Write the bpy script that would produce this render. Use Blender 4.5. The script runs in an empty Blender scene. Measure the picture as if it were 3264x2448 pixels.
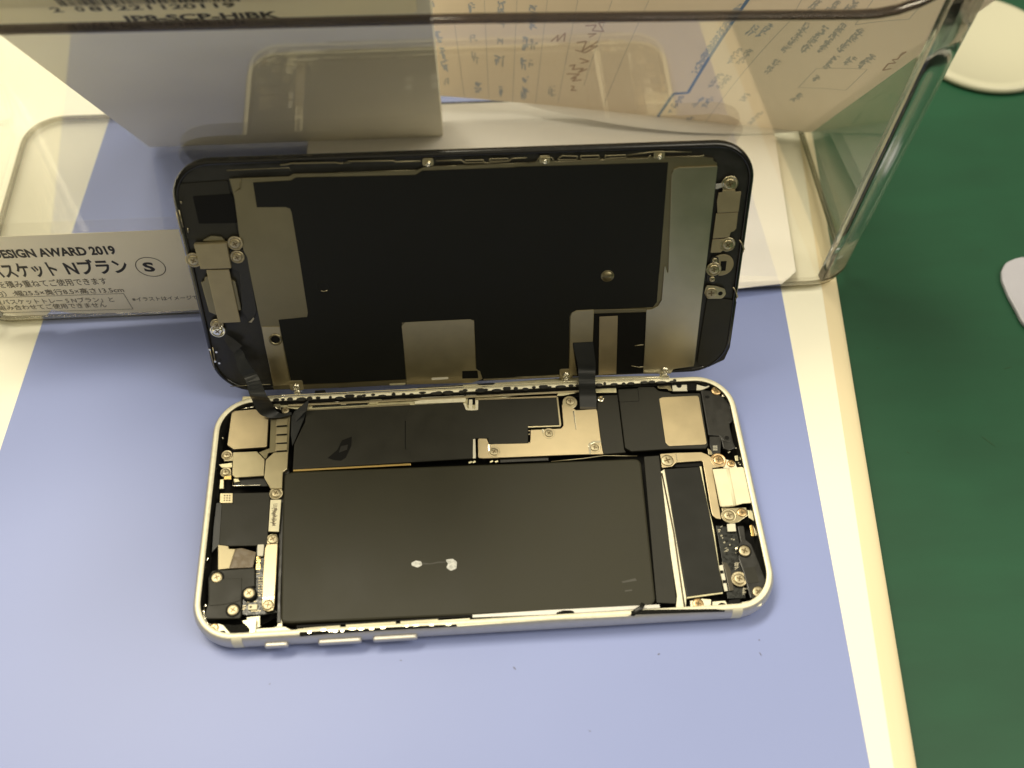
# Opened smartphone lying on a blue sheet in front of a clear acrylic basket.
# All tables below are millimetres; MM turns them into metres.
import bpy, bmesh, math, random
from mathutils import Vector, Matrix
random.seed(7)
MM = 0.001
C = bpy.context.scene.collection
sc = bpy.context.scene

# ------------------------------------------------------------------ camera, world, lamps, exposure
cam_d = bpy.data.cameras.new('camera'); cam = bpy.data.objects.new('camera', cam_d); C.objects.link(cam)
Rc = Matrix([[0.997843, -0.0647687, 0.0106984], [-0.0481423, -0.8327877, -0.5514952], [0.0446291, 0.5497905, -0.8341095]])            # rows: right, down, forward
cam.matrix_world = Matrix(((Rc[0][0], -Rc[1][0], -Rc[2][0], [-0.002371, -0.115191, 0.231328][0]),
                           (Rc[0][1], -Rc[1][1], -Rc[2][1], [-0.002371, -0.115191, 0.231328][1]),
                           (Rc[0][2], -Rc[1][2], -Rc[2][2], [-0.002371, -0.115191, 0.231328][2]), (0, 0, 0, 1)))
cam_d.sensor_width = 36; cam_d.lens = 35.3928; cam_d.clip_start = 0.005; cam_d.clip_end = 50
cam_d.dof.use_dof = True; cam_d.dof.focus_distance = 0.262; cam_d.dof.aperture_fstop = 11
sc.camera = cam
sc.render.resolution_x, sc.render.resolution_y = 1024, 768

world = bpy.data.worlds.new('World'); sc.world = world; world.use_nodes = True
wn = world.node_tree; bg = wn.nodes['Background']
# a dim warm shop interior: darker low down, paler ceiling
tc = wn.nodes.new('ShaderNodeTexCoord'); sx = wn.nodes.new('ShaderNodeSeparateXYZ'); cr = wn.nodes.new('ShaderNodeValToRGB')
mr = wn.nodes.new('ShaderNodeMapRange'); mr.inputs['From Min'].default_value = -1; mr.inputs['From Max'].default_value = 1
wn.links.new(tc.outputs['Generated'], sx.inputs[0]); wn.links.new(sx.outputs['Z'], mr.inputs['Value'])
wn.links.new(mr.outputs[0], cr.inputs[0]); wn.links.new(cr.outputs[0], bg.inputs['Color'])
e = cr.color_ramp.elements
e[0].position = 0.40; e[0].color = (.05, .043, .028, 1)
e[1].position = 1.0; e[1].color = (.95, .84, .60, 1)
m_ = cr.color_ramp.elements.new(0.66); m_.color = (.20, .175, .115, 1)
bg.inputs['Strength'].default_value = 0.75

def area(name, loc, target, sx_, sy_, power, col, roll=0.0):
    l = bpy.data.lights.new(name, 'AREA'); l.shape = 'RECTANGLE'; l.size = sx_; l.size_y = sy_; l.energy = power; l.color = col
    o = bpy.data.objects.new(name, l); C.objects.link(o); o.location = loc
    o.rotation_euler = (Vector(target) - Vector(loc)).to_track_quat('-Z', 'Y').to_euler(); return o
area('ceiling_tube_lamp', (-0.34, 0.50, 1.25), (0, 0.02, 0), 0.8, 0.25, 15.0, (1.0, .91, .70))
area('ceiling_tube_lamp', (0.85, -0.15, 1.15), (0, 0, 0), 0.3, 1.3, 8.5, (1.0, .93, .76))
area('ceiling_tube_lamp', (-0.8, 0.2, 1.3), (0, 0, 0), 0.25, 0.7, 3.6, (1.0, .89, .66))
sc.view_settings.view_transform = 'Standard'; sc.view_settings.look = 'None'
sc.view_settings.exposure = -0.06; sc.view_settings.gamma = 1.0

# ------------------------------------------------------------------ materials
def mat(name, base, rough=.5, metal=0., spec=.5, noise=0., nscale=300., bump=0., bscale=900., coat=0., dirt=None, sheen=None):
    m = bpy.data.materials.new(name); m.use_nodes = True; nt = m.node_tree; p = nt.nodes['Principled BSDF']
    p.inputs['Base Color'].default_value = (*base, 1); p.inputs['Roughness'].default_value = rough
    p.inputs['Metallic'].default_value = metal; p.inputs['Specular IOR Level'].default_value = spec
    if coat: p.inputs['Coat Weight'].default_value = coat; p.inputs['Coat Roughness'].default_value = .12
    t = nt.nodes.new('ShaderNodeTexCoord')
    if noise:
        n = nt.nodes.new('ShaderNodeTexNoise'); n.inputs['Scale'].default_value = nscale; n.inputs['Detail'].default_value = 5
        nt.links.new(t.outputs['Object'], n.inputs['Vector'])
        r = nt.nodes.new('ShaderNodeMapRange'); r.inputs['From Min'].default_value = .3; r.inputs['From Max'].default_value = .7
        r.inputs['To Min'].default_value = 1 - noise; r.inputs['To Max'].default_value = 1 + noise
        nt.links.new(n.outputs['Fac'], r.inputs['Value'])
        v = nt.nodes.new('ShaderNodeVectorMath'); v.operation = 'SCALE'; v.inputs[0].default_value = base
        nt.links.new(r.outputs[0], v.inputs['Scale']); nt.links.new(v.outputs[0], p.inputs['Base Color'])
        r2 = nt.nodes.new('ShaderNodeMapRange'); r2.inputs['From Min'].default_value = .3; r2.inputs['From Max'].default_value = .7
        r2.inputs['To Min'].default_value = max(0, rough * (1 - noise)); r2.inputs['To Max'].default_value = rough * (1 + noise)
        nt.links.new(n.outputs['Fac'], r2.inputs['Value']); nt.links.new(r2.outputs[0], p.inputs['Roughness'])
    if bump:
        n = nt.nodes.new('ShaderNodeTexNoise'); n.inputs['Scale'].default_value = bscale; n.inputs['Detail'].default_value = 4
        nt.links.new(t.outputs['Object'], n.inputs['Vector'])
        b = nt.nodes.new('ShaderNodeBump'); b.inputs['Strength'].default_value = bump; b.inputs['Distance'].default_value = .0002
        nt.links.new(n.outputs['Fac'], b.inputs['Height']); nt.links.new(b.outputs[0], p.inputs['Normal'])
    return m
M_blk   = mat('black_film', (.023, .0225, .0165), .5, spec=.32, noise=.12, nscale=180, bump=.05)
M_stlH  = mat('home_end_steel', (.56, .52, .40), .30, 1., noise=.07, nscale=120, bump=.03)
M_scrf  = mat('screen_back_film', (.005, .0055, .004), .5, spec=.3, noise=.1, nscale=150)
M_blk2  = mat('black_plastic', (.018, .018, .016), .38, noise=.2, nscale=500, bump=.15)
M_deep  = mat('deep_black', (.004, .004, .0035), .6, spec=.2)
M_glass = mat('black_glass_edge', (.006, .006, .006), .16, noise=.3, nscale=900)
M_batt  = mat('battery_wrap', (.030, .0285, .0165), .5, spec=.3, noise=.08, nscale=90, bump=.04, bscale=400)
M_steel = mat('stainless_cover', (.52, .46, .30), .34, 1., noise=.06, nscale=250, bump=.03)
M_stlD  = mat('screen_shield_steel', (.27, .24, .15), .40, 1., noise=.07, nscale=120, bump=.03)
M_stlW  = mat('warm_tan_steel', (.56, .47, .30), .42, 1., noise=.06, nscale=200)
M_rail  = mat('bright_rail_metal', (.78, .73, .48), .36, .6, noise=.1, nscale=500)
M_alu   = mat('silver_aluminium', (.60, .585, .55), .5, .75, noise=.04, nscale=700)
M_lip   = mat('pale_frame_lip', (.90, .86, .66), .45, .25, noise=.08, nscale=900)
M_cream = mat('cream_tape', (.86, .80, .56), .5, noise=.05, nscale=300)
M_screw = mat('screw_head', (.48, .42, .28), .45, 1., noise=.1, nscale=2500)
M_tan   = mat('tan_bracket', (.36, .31, .19), .42, .6, noise=.06, nscale=300)
M_cross = mat('screw_recess', (.16, .12, .06), .4, .6)
M_screwB= mat('bronze_screw_head', (.60, .42, .22), .34, 1., noise=.1, nscale=2500)
M_clear = mat('shiny_standoff', (.9, .86, .7), .16, 1.)
M_gold  = mat('gold_contact', (.86, .62, .24), .3, 1.)
M_pcb   = mat('dark_circuit_board', (.012, .014, .012), .35, noise=.5, nscale=1500)
M_flex  = mat('dark_flex_cable', (.016, .018, .019), .42, noise=.1, nscale=300)
M_flexS = mat('grey_flex_cable', (.10, .09, .07), .28, .5)
M_brown = mat('brown_ribbon', (.10, .075, .045), .4, .3, noise=.3, nscale=900)
M_foam  = mat('black_foam', (.012, .012, .011), .95, spec=.1, noise=.6, nscale=1800, bump=1., bscale=2500)
M_white = mat('white_plastic', (.74, .71, .58), .5)
M_panel = mat('haptic_panel_black', (.010, .011, .010), .22, noise=.15, nscale=120, coat=.3)
M_band  = mat('antenna_band', (.80, .76, .58), .55)
M_ink   = mat('black_ink', (.018, .014, .008), .6)
M_inkB  = mat('grey_ink', (.11, .09, .055), .7)
M_inkF  = mat('faint_form_ink', (.56, .55, .53), .8)
M_inkBl = mat('faint_blue_ink', (.46, .50, .58), .8)
M_blue2 = mat('blue_rule_ink', (.14, .25, .48), .7)
M_hand  = mat('brown_handwriting_ink', (.54, .40, .32), .8)
M_lab   = mat('matte_label_paper', (.90, .83, .64), .7, noise=.03, nscale=60)
M_card  = mat('cream_carton', (.72, .68, .55), .55, noise=.03, nscale=40)
M_stick = mat('cream_sticker', (.82, .74, .50), .5, noise=.03, nscale=40)
M_form  = mat('pinkish_form_paper', (.90, .83, .73), .7, noise=.03, nscale=20)
def let_through(m, col, w):      # thin paper lets some of the light behind it through
    nt = m.node_tree; out = nt.nodes['Material Output']; tl = nt.nodes.new('ShaderNodeBsdfTranslucent'); tl.inputs[0].default_value = (*col, 1)
    mx = nt.nodes.new('ShaderNodeMixShader'); mx.inputs[0].default_value = w
    nt.links.new(nt.nodes['Principled BSDF'].outputs[0], mx.inputs[1]); nt.links.new(tl.outputs[0], mx.inputs[2]); nt.links.new(mx.outputs[0], out.inputs[0])
let_through(M_form, (.94, .86, .76), .5)
M_sheet = mat('white_paper', (.86, .84, .80), .6, noise=.03, nscale=25)
M_board = mat('cream_board_top', (.97, .95, .80), .42, noise=.02, nscale=15)
M_bedge = mat('cream_board_edge', (.84, .73, .49), .4, noise=.03, nscale=15)
M_smear = mat('white_glue_smear', (.62, .63, .60), .5, noise=.3, nscale=1500)
M_dark  = mat('shadow_and_dot_black', (.02, .018, .01), .7)  # shadow under the board edge put into the colour; also the chip dot

def paper_blue():
    m = mat('lavender_blue_paper', (.275, .335, .65), .44, spec=.5, noise=.03, nscale=9, bump=.03, bscale=250)
    return m
M_blue = paper_blue()
def green_mat():
    m = bpy.data.materials.new('green_rubber_mat'); m.use_nodes = True; nt = m.node_tree; p = nt.nodes['Principled BSDF']
    t = nt.nodes.new('ShaderNodeTexCoord'); mp = nt.nodes.new('ShaderNodeMapping'); mp.inputs['Scale'].default_value = (14, 60, 1)
    mp.inputs['Rotation'].default_value = (0, 0, .5)
    n = nt.nodes.new('ShaderNodeTexNoise'); n.inputs['Scale'].default_value = 1.5; n.inputs['Detail'].default_value = 8; n.inputs['Roughness'].default_value = .6
    n2 = nt.nodes.new('ShaderNodeTexNoise'); n2.inputs['Scale'].default_value = 22; n2.inputs['Detail'].default_value = 3
    r = nt.nodes.new('ShaderNodeValToRGB'); r.color_ramp.elements[0].color = (.009, .058, .028, 1); r.color_ramp.elements[1].color = (.012, .084, .040, 1)
    r.color_ramp.elements[0].position = .3; r.color_ramp.elements[1].position = .72
    mx = nt.nodes.new('ShaderNodeMath'); mx.operation = 'ADD'; ml = nt.nodes.new('ShaderNodeMath'); ml.operation = 'MULTIPLY'; ml.inputs[1].default_value = .5
    nt.links.new(t.outputs['Object'], mp.inputs[0]); nt.links.new(mp.outputs[0], n.inputs[0]); nt.links.new(t.outputs['Object'], n2.inputs[0])
    nt.links.new(n.outputs[0], mx.inputs[0]); nt.links.new(n2.outputs[0], mx.inputs[1]); nt.links.new(mx.outputs[0], ml.inputs[0])
    nt.links.new(ml.outputs[0], r.inputs[0]); nt.links.new(r.outputs[0], p.inputs['Base Color'])
    p.inputs['Roughness'].default_value = .48; p.inputs['Specular IOR Level'].default_value = .4
    b = nt.nodes.new('ShaderNodeBump'); b.inputs['Strength'].default_value = .15; b.inputs['Distance'].default_value = .0004
    nt.links.new(n.outputs[0], b.inputs['Height']); nt.links.new(b.outputs[0], p.inputs['Normal'])
    return m
M_green = green_mat()
def clear(name, tint, gloss=1.0, rough=.015, ior=1.49):
    # thin acrylic: straight-through light plus a Fresnel reflection
    m = bpy.data.materials.new(name); m.use_nodes = True; nt = m.node_tree; nt.nodes.remove(nt.nodes['Principled BSDF'])
    out = nt.nodes['Material Output']; tr = nt.nodes.new('ShaderNodeBsdfTransparent'); tr.inputs[0].default_value = (*tint, 1)
    gl = nt.nodes.new('ShaderNodeBsdfGlossy'); gl.inputs['Roughness'].default_value = rough; gl.inputs[0].default_value = (1, .98, .93, 1)
    fr = nt.nodes.new('ShaderNodeFresnel'); fr.inputs['IOR'].default_value = ior
    mu = nt.nodes.new('ShaderNodeMath'); mu.operation = 'MULTIPLY'; mu.inputs[1].default_value = gloss; mu.use_clamp = True
    mx = nt.nodes.new('ShaderNodeMixShader')
    ge = nt.nodes.new('ShaderNodeNewGeometry'); mi = nt.nodes.new('ShaderNodeMapRange')     # same reflectance from either side of the sheet
    mi.inputs['To Min'].default_value = ior; mi.inputs['To Max'].default_value = 1 / ior
    nt.links.new(ge.outputs['Backfacing'], mi.inputs['Value']); nt.links.new(mi.outputs[0], fr.inputs['IOR'])
    nt.links.new(fr.outputs[0], mu.inputs[0]); nt.links.new(mu.outputs[0], mx.inputs[0]); nt.links.new(tr.outputs[0], mx.inputs[1]); nt.links.new(gl.outputs[0], mx.inputs[2])
    nt.links.new(mx.outputs[0], out.inputs[0]); return m
M_acr = clear('clear_acrylic', (.99, .99, .985), 1.6)
def glass(name, col, rough=.02):
    m = bpy.data.materials.new(name); m.use_nodes = True; p = m.node_tree.nodes['Principled BSDF']
    p.inputs['Transmission Weight'].default_value = 1; p.inputs['Base Color'].default_value = (*col, 1); p.inputs['IOR'].default_value = 1.49
    p.inputs['Roughness'].default_value = rough; return m
M_rim = glass('solid_acrylic_corner', (.93, .97, .95), .09)
M_edge = clear('dark_refraction_edge', (.34, .31, .31), 1.0)  # dark tint stands in for the refraction darkness inside the rim
M_fillet = clear('fillet_shade_tint', (.5, .48, .40), 1.0)  # grey tint stands in for the dark shading of the bottom fillet

# ------------------------------------------------------------------ helpers
def tag(o, label=None, cat=None, group=None, kind=None):
    if label: o['label'] = label
    if cat: o['category'] = cat
    if group: o['group'] = group
    if kind: o['kind'] = kind
    return o
def link(name, bm, mats, parent=None, smooth=False, bevel=0., seg=2):
    me = bpy.data.meshes.new(name); bmesh.ops.recalc_face_normals(bm, faces=bm.faces); bm.to_mesh(me); bm.free()
    for m in (mats if isinstance(mats, (list, tuple)) else [mats]): me.materials.append(m)
    o = bpy.data.objects.new(name, me); C.objects.link(o)
    if parent: o.parent = parent
    if smooth:
        for p in me.polygons: p.use_smooth = True
    if bevel:
        b = o.modifiers.new('bevel', 'BEVEL'); b.width = bevel * MM; b.segments = seg; b.limit_method = 'ANGLE'; b.angle_limit = math.radians(50)
    return o
def empty(name, parent=None):
    o = bpy.data.objects.new(name, None); C.objects.link(o); o.empty_display_size = .01
    if parent: o.parent = parent
    return o
def fillet(poly, r, n=5):
    """round the corners of a polygon; r is one radius or one per corner"""
    out = []; N = len(poly)
    for i in range(N):
        p = Vector(poly[i]); a = Vector(poly[i - 1]); b = Vector(poly[(i + 1) % N])
        rr = r[i] if isinstance(r, (list, tuple)) else r
        u = a - p; v = b - p; la, lb = u.length, v.length
        if rr <= 0 or la < 1e-6 or lb < 1e-6: out.append(tuple(p)); continue
        u /= la; v /= lb; ang = math.acos(max(-1, min(1, u.dot(v))))
        if ang > 3.05: out.append(tuple(p)); continue
        d = min(rr / math.tan(ang / 2), la * .48, lb * .48)
        for k in range(n + 1):
            t = k / n; q = (p + u * d) * (1 - t) ** 2 + p * 2 * t * (1 - t) + (p + v * d) * t * t
            out.append((q.x, q.y))
    return out
def prism(bm, poly, z0, z1, mi=0, T=None):
    f = lambda x, y, z: (T @ Vector((x * MM, y * MM, z * MM))) if T else Vector((x * MM, y * MM, z * MM))
    lo = [bm.verts.new(f(x, y, z0)) for x, y in poly]; hi = [bm.verts.new(f(x, y, z1)) for x, y in poly]
    n = len(poly); fs = []
    fs.append(bm.faces.new(hi)); fs.append(bm.faces.new(lo[::-1]))
    for i in range(n): fs.append(bm.faces.new((lo[i], lo[(i + 1) % n], hi[(i + 1) % n], hi[i])))
    for q in fs: q.material_index = mi
def slab(name, poly, z0, z1, m, parent=None, r=0., bevel=0., T=None):
    bm = bmesh.new(); prism(bm, fillet(poly, r) if r else poly, z0, z1, 0, T)
    return link(name, bm, m, parent, bevel=bevel)
def disc(cx, cy, r, n=28, ry=None):
    ry = ry or r
    return [(cx + r * math.cos(2 * math.pi * k / n), cy + ry * math.sin(2 * math.pi * k / n)) for k in range(n)]
def quad(cx, cy, w, h, a=0.):
    c, s = math.cos(a), math.sin(a)
    return [(cx + x * c - y * s, cy + x * s + y * c) for x, y in ((-w/2, -h/2), (w/2, -h/2), (w/2, h/2), (-w/2, h/2))]
def rrect(x0, x1, y0, y1, r, n=8):
    o = []
    for cx, cy, a in ((x1 - r, y0 + r, -90), (x1 - r, y1 - r, 0), (x0 + r, y1 - r, 90), (x0 + r, y0 + r, 180)):
        for k in range(n + 1):
            t = math.radians(a + 90 * k / n); o.append((cx + r * math.cos(t), cy + r * math.sin(t)))
    return o
def tube(name, pts, r, m, parent=None, closed=False, n=6, flat=1.0, up=(0, 0, 1)):
    """a bar swept along 3-D points (mm)"""
    bm = bmesh.new(); P = [Vector(p) * MM for p in pts]; N = len(P); rings = []
    for i, p in enumerate(P):
        a = P[i - 1] if (i or closed) else P[0]; b = P[(i + 1) % N] if (i < N - 1 or closed) else P[-1]
        t = (b - a).normalized(); s = t.cross(Vector(up)); s = s.normalized() if s.length > 1e-6 else Vector((1, 0, 0)); u = s.cross(t).normalized()
        rings.append([bm.verts.new(p + (s * math.cos(2 * math.pi * k / n) + u * math.sin(2 * math.pi * k / n) * flat) * r * MM) for k in range(n)])
    for i in range(N if closed else N - 1):
        A, Bq = rings[i], rings[(i + 1) % N]
        for k in range(n): bm.faces.new((A[k], A[(k + 1) % n], Bq[(k + 1) % n], Bq[k]))
    if not closed: bm.faces.new(rings[0][::-1]); bm.faces.new(rings[-1])
    return link(name, bm, m, parent, smooth=True)
def lathe(bm, cx, cy, prof, n=26, mi=0):
    rings = []
    for r, z in prof:
        rings.append([bm.verts.new(Vector((cx + r * math.cos(2 * math.pi * k / n), cy + r * math.sin(2 * math.pi * k / n), z)) * MM) for k in range(n)])
    for A, Bq in zip(rings, rings[1:]):
        for k in range(n):
            f = bm.faces.new((A[k], A[(k + 1) % n], Bq[(k + 1) % n], Bq[k])); f.material_index = mi; f.smooth = True
    f = bm.faces.new(rings[-1]); f.material_index = mi
def screw(parent, x, y, z, r=.75, m=None, rot=None, dish=0.0, name='screw'):
    """round head with a cross recess and, when dish > 0, the pressed washer seat round it"""
    bm = bmesh.new()
    lathe(bm, x, y, [(r, z - .35), (r, z + .12), (r * .88, z + .22), (r * .6, z + .25), (.02, z + .26)])
    a = random.uniform(0, 1.5) if rot is None else rot
    for k in (0, 1):
        prism(bm, quad(x, y, r * 1.05, r * .24, a + k * math.pi / 2), z + .15 + k * .003, z + .275 + k * .003, 1)
    if dish:
        lathe(bm, x, y, [(r * 1.5, z - .3), (r * 1.5, z - .02), (r * 1.36, z + .05), (r * 1.2, z - .05), (r * 1.02, z - .08)], mi=0)
    return link(name, bm, [m or M_screw, M_cross], parent)
def ribbon(name, Lp, Rp, th, m, parent=None, sub=5):
    """a thin strip between two 3-D edge lines (mm)"""
    def cat(P):
        P = [Vector(p) for p in P]; P = [P[0] * 2 - P[1]] + P + [P[-1] * 2 - P[-2]]; o = []
        for i in range(1, len(P) - 2):
            for k in range(sub):
                t = k / sub; a, b, c, d = P[i-1], P[i], P[i+1], P[i+2]
                o.append(.5 * (2*b + (c-a)*t + (2*a-5*b+4*c-d)*t*t + (3*b-a-3*c+d)*t**3))
        return o + [P[-2]]
    L_, R_ = cat(Lp), cat(Rp); bm = bmesh.new(); rows = []
    for i in range(len(L_)):
        j = min(i + 1, len(L_) - 1); k = max(i - 1, 0); t = (L_[j] + R_[j] - L_[k] - R_[k]); w = R_[i] - L_[i]; nn = w.cross(t).normalized() * th / 2
        rows.append([bm.verts.new((v) * MM) for v in (L_[i] + nn, R_[i] + nn, R_[i] - nn, L_[i] - nn)])
    for A, Bq in zip(rows, rows[1:]):
        for k in range(4): bm.faces.new((A[k], A[(k+1) % 4], Bq[(k+1) % 4], Bq[k]))
    bm.faces.new(rows[0]); bm.faces.new(rows[-1][::-1])
    return link(name, bm, m, parent)
_font_jp = [None]
def jp_font():
    if _font_jp[0] is None: _font_jp[0] = bpy.data.fonts[0] if bpy.data.fonts else None
    return _font_jp[0]
def text(s, p0, p1, h, T, m, parent, name='printed_text', bold=.0, z=.06, vertical_scale=None):
    """lettering on the plane T, baseline from p0 to p1 (mm in that plane), cap height h mm"""
    cu = bpy.data.curves.new(name, 'FONT'); cu.body = s; cu.size = h * MM / .70; cu.offset = bold * MM; cu.extrude = .00001; cu.resolution_u = 3
    o = bpy.data.objects.new(name, cu); C.objects.link(o); cu.materials.append(m)
    bpy.context.view_layer.update()
    bb = [Vector(b) for b in o.bound_box]; w = max(b.x for b in bb) - min(b.x for b in bb); x0 = min(b.x for b in bb)
    L_ = math.hypot(p1[0] - p0[0], p1[1] - p0[1]) * MM; a = math.atan2(p1[1] - p0[1], p1[0] - p0[0]); k = L_ / max(w, 1e-6)
    Mx = T @ Matrix.Translation((p0[0] * MM, p0[1] * MM, z * MM)) @ Matrix.Rotation(a, 4, 'Z') @ Matrix.Diagonal((k, 1, 1, 1)) @ Matrix.Translation((-x0, 0, 0))
    # turn the lettering into a plain mesh so it is one flat printed layer
    dg = bpy.context.evaluated_depsgraph_get(); me = bpy.data.meshes.new_from_object(o.evaluated_get(dg)); bpy.data.objects.remove(o)
    me.transform(Mx)
    if not me.materials: me.materials.append(m)
    q = bpy.data.objects.new(name, me); C.objects.link(q); q.parent = parent
    return q

# ================================================================== SETTING
bm = bmesh.new(); prism(bm, [(-900, -700), (900, -700), (900, 1100), (-900, 1100)], -26, -6)
desk = link('desk_surface', bm, M_green); tag(desk, 'green rubber work mat covering the bench', kind='structure')

# pale board the blue sheet lies on: flat top and a rounded darker border
bx1 = lambda y: 101.9 + (y + 2) * .1155
BR = [(-420, -260), (bx1(-260), -260), (bx1(330), 330), (-420, 330)]
bt = empty('cream_board'); tag(bt, 'cream board with rounded tan border lying on the green mat under the blue sheet', 'board')
top = [(-414, -254), (bx1(-260) - 6.2, -254), (bx1(330) - 6.2, 324), (-414, 324)]
slab('board_top', top, -5, -.25, M_board, bt)
bm = bmesh.new()
def offx(d, z):    # border profile
    return [bm.verts.new(Vector((p[0] + sx1 * d, p[1] + sy1 * d, z)) * MM) for p, (sx1, sy1) in zip(top, ((-1, -1), (1, -1), (1, 1), (-1, 1)))]
rings = [offx(0, -.25), offx(.8, -.32), offx(2.6, -.75), offx(4.4, -1.6), offx(5.7, -2.8), offx(6.2, -3.8)]
for A, Bq in list(zip(rings, rings[1:])):
    for k in range(4):
        f = bm.faces.new((A[k], A[(k+1) % 4], Bq[(k+1) % 4], Bq[k])); f.smooth = True
link('board_border', bm, M_bedge, bt)
bm = bmesh.new(); low = [offx(6.2, -3.8), offx(6.0, -5.2), offx(5, -6)]
for A, Bq in zip(low, low[1:]):
    for k in range(4): bm.faces.new((A[k], A[(k+1) % 4], Bq[(k+1) % 4], Bq[k]))
link('board_underside', bm, M_dark, bt)

BL = [(-124.49,37.34),(-116.57,147.27)] + [(91.23,63.54),(82.41,-68.71)]
def lerp(a, b, t): return (a[0] + (b[0] - a[0]) * t, a[1] + (b[1] - a[1]) * t)
def at_y(a, b, y): t = (y - a[1]) / (b[1] - a[1]); return lerp(a, b, t)
blue = slab('blue_sheet', [at_y(BL[0], BL[1], -140), at_y(BL[2], BL[3], -140), at_y(BL[2], BL[3], 157), at_y(BL[0], BL[1], 157)], -.2, 0, M_blue)
tag(blue, 'lavender blue sheet of paper under the opened phone', 'paper sheet')
# small grey specks lying on the sheet
bm = bmesh.new()
for (x, y), w, h, a in zip([(-20.81,-38.22),(5.46,-41.69),(21.4,-56.93),(63.67,-38.51),(63.29,-41.89),(39.44,-40.43),(-50.85,-41.87)], (.6, 1.0, .6, .4, 1.0, .6, .4), (.15, .25, .15, .25, .2, .3, .15), (-.2, -.9, -.7, -.6, -1.2, .3, .6)):
    prism(bm, disc(0, 0, w / 2, 8, h / 2), 0, .05, 0, Matrix.Translation((x * MM, y * MM, .00002)) @ Matrix.Rotation(a, 4, 'Z'))
lint = link('lint_specks', bm, mat('grey_lint', (.16, .16, .22), .8)); tag(lint, 'tiny grey lint specks on the blue sheet in front of the phone', 'lint', kind='stuff')

# pale things at the right edge
R0 = [(184.25,147.37)][0]
dish = empty('round_lid'); tag(dish, 'round cream lid on the green mat at the far upper right', 'lid')
bm = bmesh.new(); cx, cy = 191, 179
lathe(bm, cx, cy, [(25.5, -6), (26.5, -5.2), (26.8, -4.2), (26.0, -3.2), (23.5, -2.9), (22.5, -3.6), (.05, -3.7)], 64)
link('lid_body', bm, mat('cream_plastic', (.56, .55, .42), .3), dish)
pc = [(170.93,78.33),(167.99,77.58),(164.67,76.25),(162.25,73.06),(161.19,69.55),(161.09,63.12),(161.61,57.94),(161.93,52.87),(165.91,48.22),(174.5,56.64),(178.6,73.95)]
scrap = slab('plastic_piece', pc, -5.9, -4.4, mat('grey_white_plastic', (.47, .47, .54), .4, noise=.05, nscale=60), None, r=5, bevel=.4)
tag(scrap, 'pale grey rounded plastic piece at the right edge of the picture on the green mat', 'plastic piece')
bm = bmesh.new()
for (x, y), w, a in zip([(139.4,14.93),(117.36,47.55),(123.12,90.52),(94.12,21.2),(126.6,18.82),(153.04,38.55),(116.35,12.71),(159.57,82.86)], (4.5, 1.2, 1, 1, 1, 3, 1, 1.6), (-.9, .3, .8, .2, .4, .2, -.6, .3)):
    prism(bm, disc(0, 0, w / 2, 8, .22), 0, .04, 0, Matrix.Translation((x * MM, y * MM, -.00598)) @ Matrix.Rotation(a, 4, 'Z'))
tag(link('mat_scratches', bm, mat('scratch_green', (.012, .06, .022), .7)), 'small dark scuffs on the green mat', 'scuffs', kind='stuff')

# ================================================================== CLEAR BASKET
bk = empty('clear_basket'); tag(bk, 'clear acrylic storage basket with rounded corners standing behind the phone', 'basket')
X0, X1, Y0, Y1, RC, FL = -143., 113., 65.2, 151., 13., .045
def ring_pts(off, n=10):
    return rrect(X0 - off, X1 + off, Y0 - off, Y1 + off, RC + off * .6, n)
def dense(poly, step=4.):
    o = []
    for i, p in enumerate(poly):
        q = poly[(i + 1) % len(poly)]; d = math.hypot(q[0] - p[0], q[1] - p[1]); k = max(1, int(d / step))
        for j in range(k): o.append((p[0] + (q[0] - p[0]) * j / k, p[1] + (q[1] - p[1]) * j / k))
    return o
base = dense(ring_pts(0))
def out_at(p):      # outward direction of the perimeter at p
    cx_ = min(max(p[0], X0 + RC), X1 - RC); cy_ = min(max(p[1], Y0 + RC), Y1 - RC)
    d = Vector((p[0] - cx_, p[1] - cy_)); return d.normalized() if d.length > 1e-6 else Vector((0, -1))
def wall_h(p):      # the front dips between the two front corners
    if p[1] > Y0 + RC: return 135.
    x = p[0]; a, b = 84., 112.
    t = 0 if x < a else min(1, (x - a) / (b - a))
    s = (x - (-142)) / 25; t2 = 0 if s > 1 else min(1, 1 - s)
    t = max(t, t2)
    h0 = 100.2 - (.027 if x > 2 else .009) * (x - 2)
    return h0 + (135 - h0) * (1 - math.sqrt(max(0, 1 - t ** 2.2)))
def wall_pt(p, z, inner):
    o = out_at(p); r = FL * z - (2.0 if inner else 0)
    if z < 4: r -= (4 - z) ** 2 * .14
    return Vector((p[0] + o.x * r, p[1] + o.y * r, z)) * MM
bm = bmesh.new(); cols = []
for p in base:
    h = wall_h(p); zs = [.3, 1, 2, 3, 4, 8, 25, 50, 75, h]
    zs = zs[:-1] + [h]
    o_ = [bm.verts.new(wall_pt(p, z, False)) for z in zs]; i_ = [bm.verts.new(wall_pt(p, max(z, 2.4), True)) for z in zs[2:]]
    cols.append((o_, i_))
n = len(cols)
def is_corner(p): return p[1] < 100 and min(abs(p[0] - X0), abs(p[0] - X1)) < RC * .995 and min(abs(p[1] - Y0), abs(p[1] - Y1)) < RC * .995
for k in range(n):
    a, b = cols[k], cols[(k + 1) % n]
    for q in (0, 1):
        for j in range(len(a[q]) - 1):
            if is_corner(base[k]) and is_corner(base[(k + 1) % n]) and (j >= 4 if q == 0 else j >= 2): continue
            f = bm.faces.new((a[q][j], b[q][j], b[q][j+1], a[q][j+1])); f.smooth = True
link('basket_wall', bm, M_acr, bk)
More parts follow.
